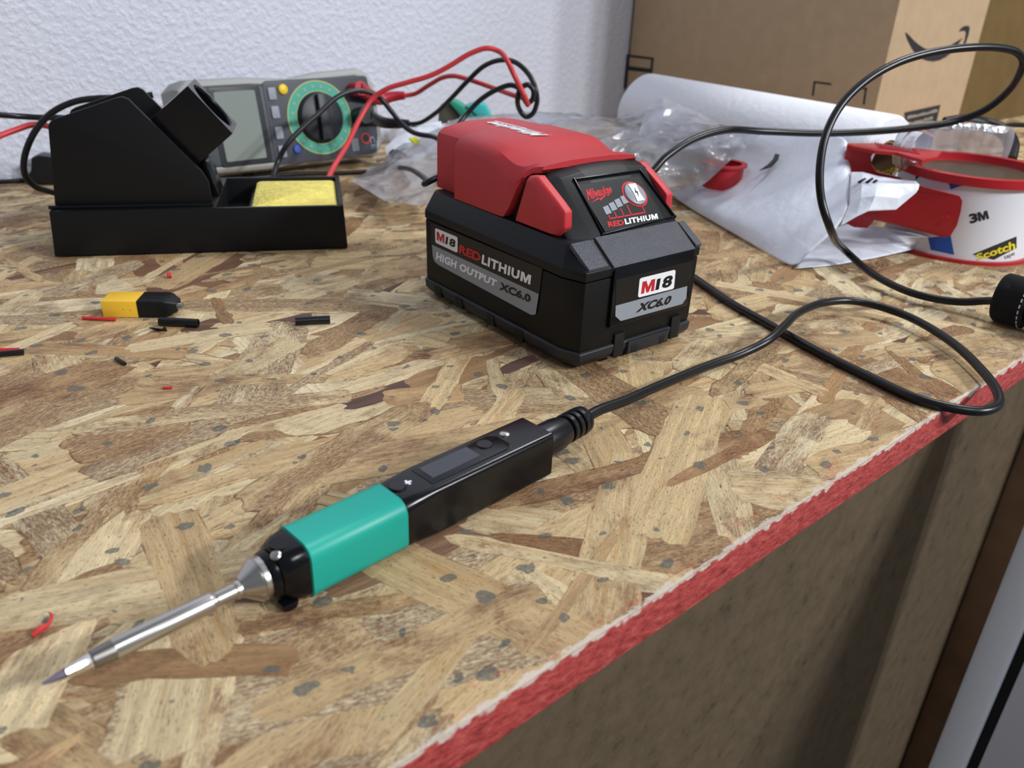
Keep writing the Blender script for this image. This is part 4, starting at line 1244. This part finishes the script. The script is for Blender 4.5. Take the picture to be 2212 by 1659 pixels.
low = [[(1716, 580, None, .001), (1800, 573, None, .001), (1895, 556, None, .001), (1985, 536, None, .003), (2034, 524, None, .006)],
       [(1722, 572, None, .0015), (1805, 548, None, .002), (1880, 528, None, .004), (1960, 528, None, .007), (2030, 518, None, .010)],
       [(1730, 560, None, .002), (1800, 520, None, .002), (1860, 498, None, .004), (1940, 512, None, .012), (2005, 512, None, .014)],
       [(1720, 540, None, .002), (1780, 500, None, .002), (1840, 480, None, .003), (1900, 490, None, .012), (1960, 502, None, .016)]]
mb = MB(1.0); mb.sheet(grid(low, mlo)); o = mb.build('lower_sheet', 'mailer', ml, 12)
md = o.modifiers.new('s', 'SUBSURF'); md.subdivision_type = 'SIMPLE'; md.levels = 3; md.render_levels = 3
thicken(o, 0.0004)
mb = MB(1.0); q = [D(1634, 376, .652), D(1652, 364, .658), D(1663, 352, .665), D(1668, 340, .672), D(1678, 342, .672), D(1674, 354, .664), D(1660, 368, .657)]
mb.flat([tuple(p - mlo + np.array([0, -.006, .004])) for p in q]); o = mb.build('printed_mark', 'print_black', ml); thicken(o, .0006)
q = [[(1852, 393), (1868, 384), (1872, 386), (1856, 397)], [(1868, 394), (1884, 383), (1888, 386), (1874, 397)], [(1884, 394), (1892, 387), (1898, 390), (1888, 396)]]
mb = MB(1.0)
for c in q: mb.flat([tuple(D(x, y, .5535) - mlo) for x, y in c])
o = mb.build('printed_code', 'print_black', ml); thicken(o, .0004)

spo = D(1556, 415, .685); spo[2] = 0.016
spl = thing('tape_spool', 'small red plastic spool on the white mailer under the clear bag', 'spool', spo)
mb = MB(); mb.ring(14, 16, 0, 19, n=48); mb.build('wall', 'dispenser_red', spl)
mb = MB(); mb.ring(14, 18.5, 17.8, 19.6, n=48); mb.build('rim', 'dispenser_red', spl)

R = random.Random(21)


def crumple(rows_px, o, nu, nv, amp, freq, seed):
    """bilinear patch through control rows of (px,py,y), with soft folds and fine creases"""
    rows = [[Vector(D(*p)) for p in r] for r in rows_px]
    out = []
    for i in range(nv + 1):
        fv = i / nv * (len(rows) - 1); a = min(int(fv), len(rows) - 2); tv = fv - a
        line_ = []
        for j in range(nu + 1):
            fu = j / nu * (len(rows[0]) - 1); b = min(int(fu), len(rows[0]) - 2); tu = fu - b
            p = rows[a][b].lerp(rows[a][b + 1], tu).lerp(rows[a + 1][b].lerp(rows[a + 1][b + 1], tu), tv)
            q = p * freq + Vector((seed, seed * .7, 0))
            d = mnoise.noise(q) + 0.5 * (1 - 2 * abs(mnoise.noise(q * 1.9)))
            d2 = 1 - 2 * abs(mnoise.noise(q * 3.1 + Vector((9, 0, 4))))
            p = p + Vector((mnoise.noise(q * .8) * .4, -0.7 * d, 0.55 * d)) * amp + Vector((0, -.5, .5)) * (d2 * amp * .22)
            p.z = max(p.z, 0.0025)
            line_.append(tuple(p - Vector(o)))
        out.append(line_)
    return out


cb = thing('clear_bag', 'crumpled clear plastic bag heaped behind the red adapter', 'bag', T(1300, 320))
cbo = tuple(cb.location)
rows_c = [[(930, 335, .70), (1060, 335, .70), (1180, 345, .69), (1300, 380, .66), (1400, 410, .64), (1445, 422, .655), (1496, 422, .66)],
          [(940, 312, .73), (1060, 310, .72), (1190, 315, .71), (1310, 345, .68), (1410, 375, .655), (1465, 385, .655), (1553, 372, .655)],
          [(955, 290, .75), (1070, 283, .75), (1200, 285, .74), (1320, 305, .71), (1415, 330, .68), (1490, 330, .665), (1600, 330, .655)],
          [(965, 272, .79), (1080, 258, .80), (1210, 258, .79), (1330, 268, .76), (1410, 280, .72), (1500, 290, .685), (1650, 292, .665)],
          [(970, 262, .83), (1085, 248, .85), (1215, 250, .85), (1330, 258, .82), (1420, 235, .78), (1490, 250, .75), (1600, 285, .74)]]
mb = MB(1.0); mb.sheet(crumple(rows_c, cbo, 110, 60, 0.011, 22, 3.1)); mb.build('film', 'clear_film', cb, 55)
rows_f = [[(1375, 310, .70), (1430, 320, .69), (1500, 330, .69), (1590, 320, .70)],
          [(1385, 262, .73), (1430, 270, .72), (1500, 280, .71), (1600, 295, .71)],
          [(1395, 232, .75), (1432, 212, .75), (1480, 235, .74), (1560, 275, .73)]]
mb = MB(1.0); mb.sheet(crumple(rows_f, cbo, 50, 40, 0.006, 22, 8.3)); mb.build('flap', 'milky_film', cb, 55)
mb2 = thing('plastic_wrapper', 'crumpled milky plastic wrapper on the bench left of the battery', 'wrapper', T(850, 400))
mo2 = tuple(mb2.location)
rows_m = [[(760, 400, .645), (820, 425, .61), (880, 445, .58), (935, 450, .575)],
          [(775, 385, .665), (825, 400, .645), (880, 410, .62), (940, 415, .60)],
          [(800, 365, .70), (845, 360, .68), (890, 365, .66), (945, 370, .65)],
          [(840, 345, .74), (870, 315, .72), (905, 305, .70), (950, 310, .70)]]
mb = MB(1.0); mb.sheet(crumple(rows_m, mo2, 46, 40, 0.009, 22, 1.3)); mb.build('film', 'milky_film', mb2, 55)

pk = thing('paper_packet', 'white printed packet with a lime corner leaning beside the multimeter', 'packet', T(880, 345))
pko = np.array(pk.location)
PT = [(838, 350, .775), (832, 318, .785), (878, 275, .80), (950, 262, .81), (958, 320, .79), (900, 348, .775)]
mb = MB(1.0); A = [D(*p) - pko for p in PT]; mb.loft([[tuple(p) for p in A], [tuple(p + np.array([.001, .003, -.0005])) for p in A]]); mb.build('sheet', 'mailer', pk)
for nm, m_, L in (('printed_oval', 'wrap_print', [(840, 330), (848, 322), (862, 324), (880, 334), (891, 342), (880, 347), (860, 342), (846, 338)]), ('lime_corner', 'lime', [(884, 297), (896, 296), (910, 305), (908, 312), (896, 311)])):
    q0, q1, q2 = [D(*PT[k]) for k in (0, 2, 4)]; nn = np.cross(q1 - q0, q2 - q0); nn /= np.linalg.norm(nn)
    if nn[1] > 0: nn = -nn
    patch([on_plane(x, y, q0 + nn * .001, nn) - pko for x, y in L], m_, pk, nm, 1.0)
tp = thing('teal_pouch', 'teal and olive plastic pouch by the wall behind the red adapter', 'pouch', T(1000, 285))
tpo = np.array(tp.location)


def slice_(px, dep, th, m_, name, par):
    mb = MB(1.0); A = [D(x, y, dep) - tpo for x, y in px]
    mb.loft([[tuple(p) for p in A], [tuple(p + np.array([0, th, 0])) for p in A]], bevel=0.002); return mb.build(name, m_, par)


slice_([(946, 268), (948, 232), (966, 218), (985, 236), (996, 252), (985, 266)], .855, .02, 'olive', 'olive_side', tp)
slice_([(966, 218), (984, 219), (1005, 232), (1030, 248), (1025, 262), (996, 253), (984, 238)], .85, .02, 'dial_green', 'green_fold', tp)
slice_([(1005, 230), (1030, 222), (1048, 228), (1060, 250), (1058, 264), (1030, 262), (1028, 248)], .848, .02, 'teal', 'teal_fold', tp)

# ------------------------------------------------------------------ looped cable with hook and loop strap
lp2 = thing('looped_cable', 'black cable rising in a tall loop over the tape dispenser at the right', 'cable', T(2080, 653))
l2o = np.array(lp2.location)
pts = [tuple(BF.world(p) - l2o) for p in ((52, 138, 64), (60, 143, 66))] + dp([(1385, 385, .50), (1440, 338, .51), (1500, 300, .525), (1570, 281, .54), (1650, 284, .555), (1780, 288, .565), (1900, 283, .57), (1990, 274, .57), (2070, 260, .57), (2130, 236, .565), (2175, 200, .56), (2200, 165, .55), (2209, 135, .545), (2200, 116, .54), (2175, 106, .535), (2110, 102, .525), (2020, 112, .515), (1940, 135, .505), (1870, 175, .495), (1815, 230, .485), (1783, 295, .475), (1771, 365, .468), (1774, 430, .463), (1792, 490, .46)], l2o) + wpts([(1830, 545, .010), (1895, 598, .006), (1980, 636, .005), (2070, 652, .006), (2130, 650, .010), (2165, 650, .013), (2215, 648, .014)], l2o)
MB(1.0).tube(pts, .0023, 14, 8).build('cord', 'black_rubber', lp2)
sc = T(2158, 640, .0144)
ax = np.array([.62, -.78, .02]); ax /= np.linalg.norm(ax)
vs_ = thing('cable_strap', 'black hook and loop cable strap with white stitching at the right edge', 'strap', sc)
mb = MB(1.0)
e_up = np.array([0, 0, 1.0]); e_up = e_up - ax * (e_up @ ax); e_up /= np.linalg.norm(e_up); e_s = np.cross(ax, e_up)
rg = lambda s, r: [tuple(ax * s + (e_s * math.cos(2 * math.pi * k / 40) * .82 + e_up * math.sin(2 * math.pi * k / 40)) * r) for k in range(40)]
mb.loft([rg(0, .006), rg(.0005, .0130), rg(.002, .0142), rg(.0165, .0142), rg(.0172, .0128), rg(.0172, .006)]); mb.build('band', 'velcro', vs_, 40)
for k in range(26):
    t = 2 * math.pi * k / 26
    p = lambda tt: tuple(ax * .0158 + (e_s * math.cos(tt) * .82 + e_up * math.sin(tt)) * .01425)
    MB(1.0).tube([p(t), p(t + .07), p(t + .14)], .00035, 6, 2).build('stitch', 'stitch', vs_)
MB(1.0).loft([rg(.0173, .010), rg(.030, .0115), rg(.042, .0105)]).build('bundle', 'black_rubber', vs_)
cl2 = thing('coiled_cord', 'thick black cord curving behind the tape roll by the darker box', 'cord', T(2150, 330))
c2o = np.array(cl2.location)
MB(1.0).tube(dp([(2040, 268, .72), (2085, 262, .72), (2130, 270, .72), (2168, 285, .71), (2185, 312, .70), (2180, 345, .69)], c2o), .0058, 14, 8).build('coil', 'black_matte', cl2)
MB(1.0).tube(dp([(2100, 268, .73), (2150, 273, .73), (2190, 270, .73), (2240, 271, .73)], c2o), .002, 10, 6).build('thin_cord', 'black_matte', cl2)

# ------------------------------------------------------------------ connector and scraps on the bench
xo = T(223, 686)
xt = thing('power_connector', 'yellow and black plastic power connector lying on the bench', 'connector', xo, math.radians(5.2))
mb = MB(); mb.poly_prism([(0, 0), (0, 14.5), (18.4, 14.5), (18.4, 0)], 'xy', 0, 9.2, 0.7)
yl = mb.build('yellow_housing', 'xt_yellow', xt)
mb = MB(); mb.lathe([(0, .5), (.25, .45), (.3, .01)], (11.5, 0, 5), (0, -1, 0), 8); mb.lathe([(0, .5), (.25, .45), (.3, .01)], (15, 0, 4.6), (0, -1, 0), 8); mb.build('polarity_marks', 'xt_yellow', yl)
MB().loft([[(x, 7.2 + a, 4.7 + b) for a, b in rrect(-7.4 * s, -4.7 * s, 7.4 * s, 4.7 * s, 1.0)] for x, s in ((18.2, 1.0), (31, 1.0), (33.5, .9), (36, .62), (37, .55))], bevel=0).build('black_housing', 'black_matte', xt)
mb = MB()
for k in range(3):
    mb.box((23 + k * 2.6, 4, 9.2), (24.2 + k * 2.6, 11, 9.7), 0.2)
mb.build('grip_ribs', 'black_matte', xt)
MB().lathe([(0, 1.9), (3.2, 1.9), (3.5, 1.4)], (36.5, 5.5, 4.5), (1, 0, 0), 16).build('contact', 'steel', xt)


def scrap(name, label, cat, a, b, r, m, hollow=False, z=None):
    A, Bp = T(*a, r), T(*b, r)
    o_ = thing(name, label, cat, (A[0], A[1], 0), 0, {'tube_scrap': 'black tube scraps', 'red_sliver': 'red slivers', 'red_crumb': 'red crumbs'}.get(name))
    d = Bp - A; Ln = np.linalg.norm(d)
    q = np.array([0, 0, r])
    if hollow:
        prof = [(0, r * .6), (0, r), (Ln, r), (Ln, r * .6), (Ln - .004 if Ln > .006 else Ln * .5, r * .58), (Ln - .0042 if Ln > .006 else Ln * .5 - 1e-4, 1e-5)]
    else:
        prof = [(0, r * .9), (Ln * .04, r), (Ln * .96, r), (Ln, r * .9)]
    MB(1.0).lathe(prof, tuple(q), tuple(d), 16).build('sleeve' if hollow else 'piece', m, o_, 40)
    return o_


scrap('tube_scrap', 'short black heat shrink tube scrap in front of the yellow connector', 'scrap', (345, 694), (428, 698), .0022, 'black_rubber', True)
scrap('tube_scrap', 'black heat shrink tube scrap lying alone between connector and battery', 'scrap', (638, 694), (713, 690), .0022, 'black_rubber', True)
scrap('tube_scrap', 'black tube scrap entering the frame at the left edge', 'scrap', (-40, 769), (51, 760), .0014, 'black_rubber', True)
scrap('wire_scrap', 'tiny black wire offcut on the open bench below the connector', 'scrap', (250, 774), (270, 786), .0009, 'black_rubber')
scrap('red_sliver', 'thin red plastic sliver in front of the yellow connector', 'scrap', (178, 687), (250, 690), .0009, 'scrap_red')
scrap('red_sliver', 'thin red sliver behind the black tube scrap at the left edge', 'scrap', (-40, 757), (42, 755), .0009, 'scrap_red')
scrap('red_crumb', 'tiny red crumb on the bench below the black stand', 'scrap', (361, 595), (370, 594), .0016, 'scrap_red')
scrap('red_crumb', 'tiny flat red crumb on the bench between connector and iron', 'scrap', (352, 838), (372, 837), .0006, 'scrap_red')
fo = thing('black_flake', 'thin black flake beside the black tube scrap', 'scrap', T(340, 711))
mb = MB(1.0); q = [T(322, 707, .001), T(350, 710, .002), T(357, 703, .005), T(361, 714, .001), T(340, 714, .0008)]
mb.loft([[tuple(p - np.array(fo.location)) for p in q], [tuple(p - np.array(fo.location) - np.array([0, 0, .0005])) for p in q]]); mb.build('flake', 'black_rubber', fo)
th = thing('red_thread', 'small frayed red thread on the bench above the iron tip', 'scrap', T(90, 1360))
tho = np.array(th.location)
MB(1.0).tube(wpts([(70, 1373, .0006), (85, 1360, .0012), (100, 1352, .0008), (108, 1342, .0012), (112, 1330, .0016), (106, 1322, .0022)], tho), [.0007, .0009, .0007, .0005, .0004, .0002], 8, 4).build('thread', 'scrap_red', th)
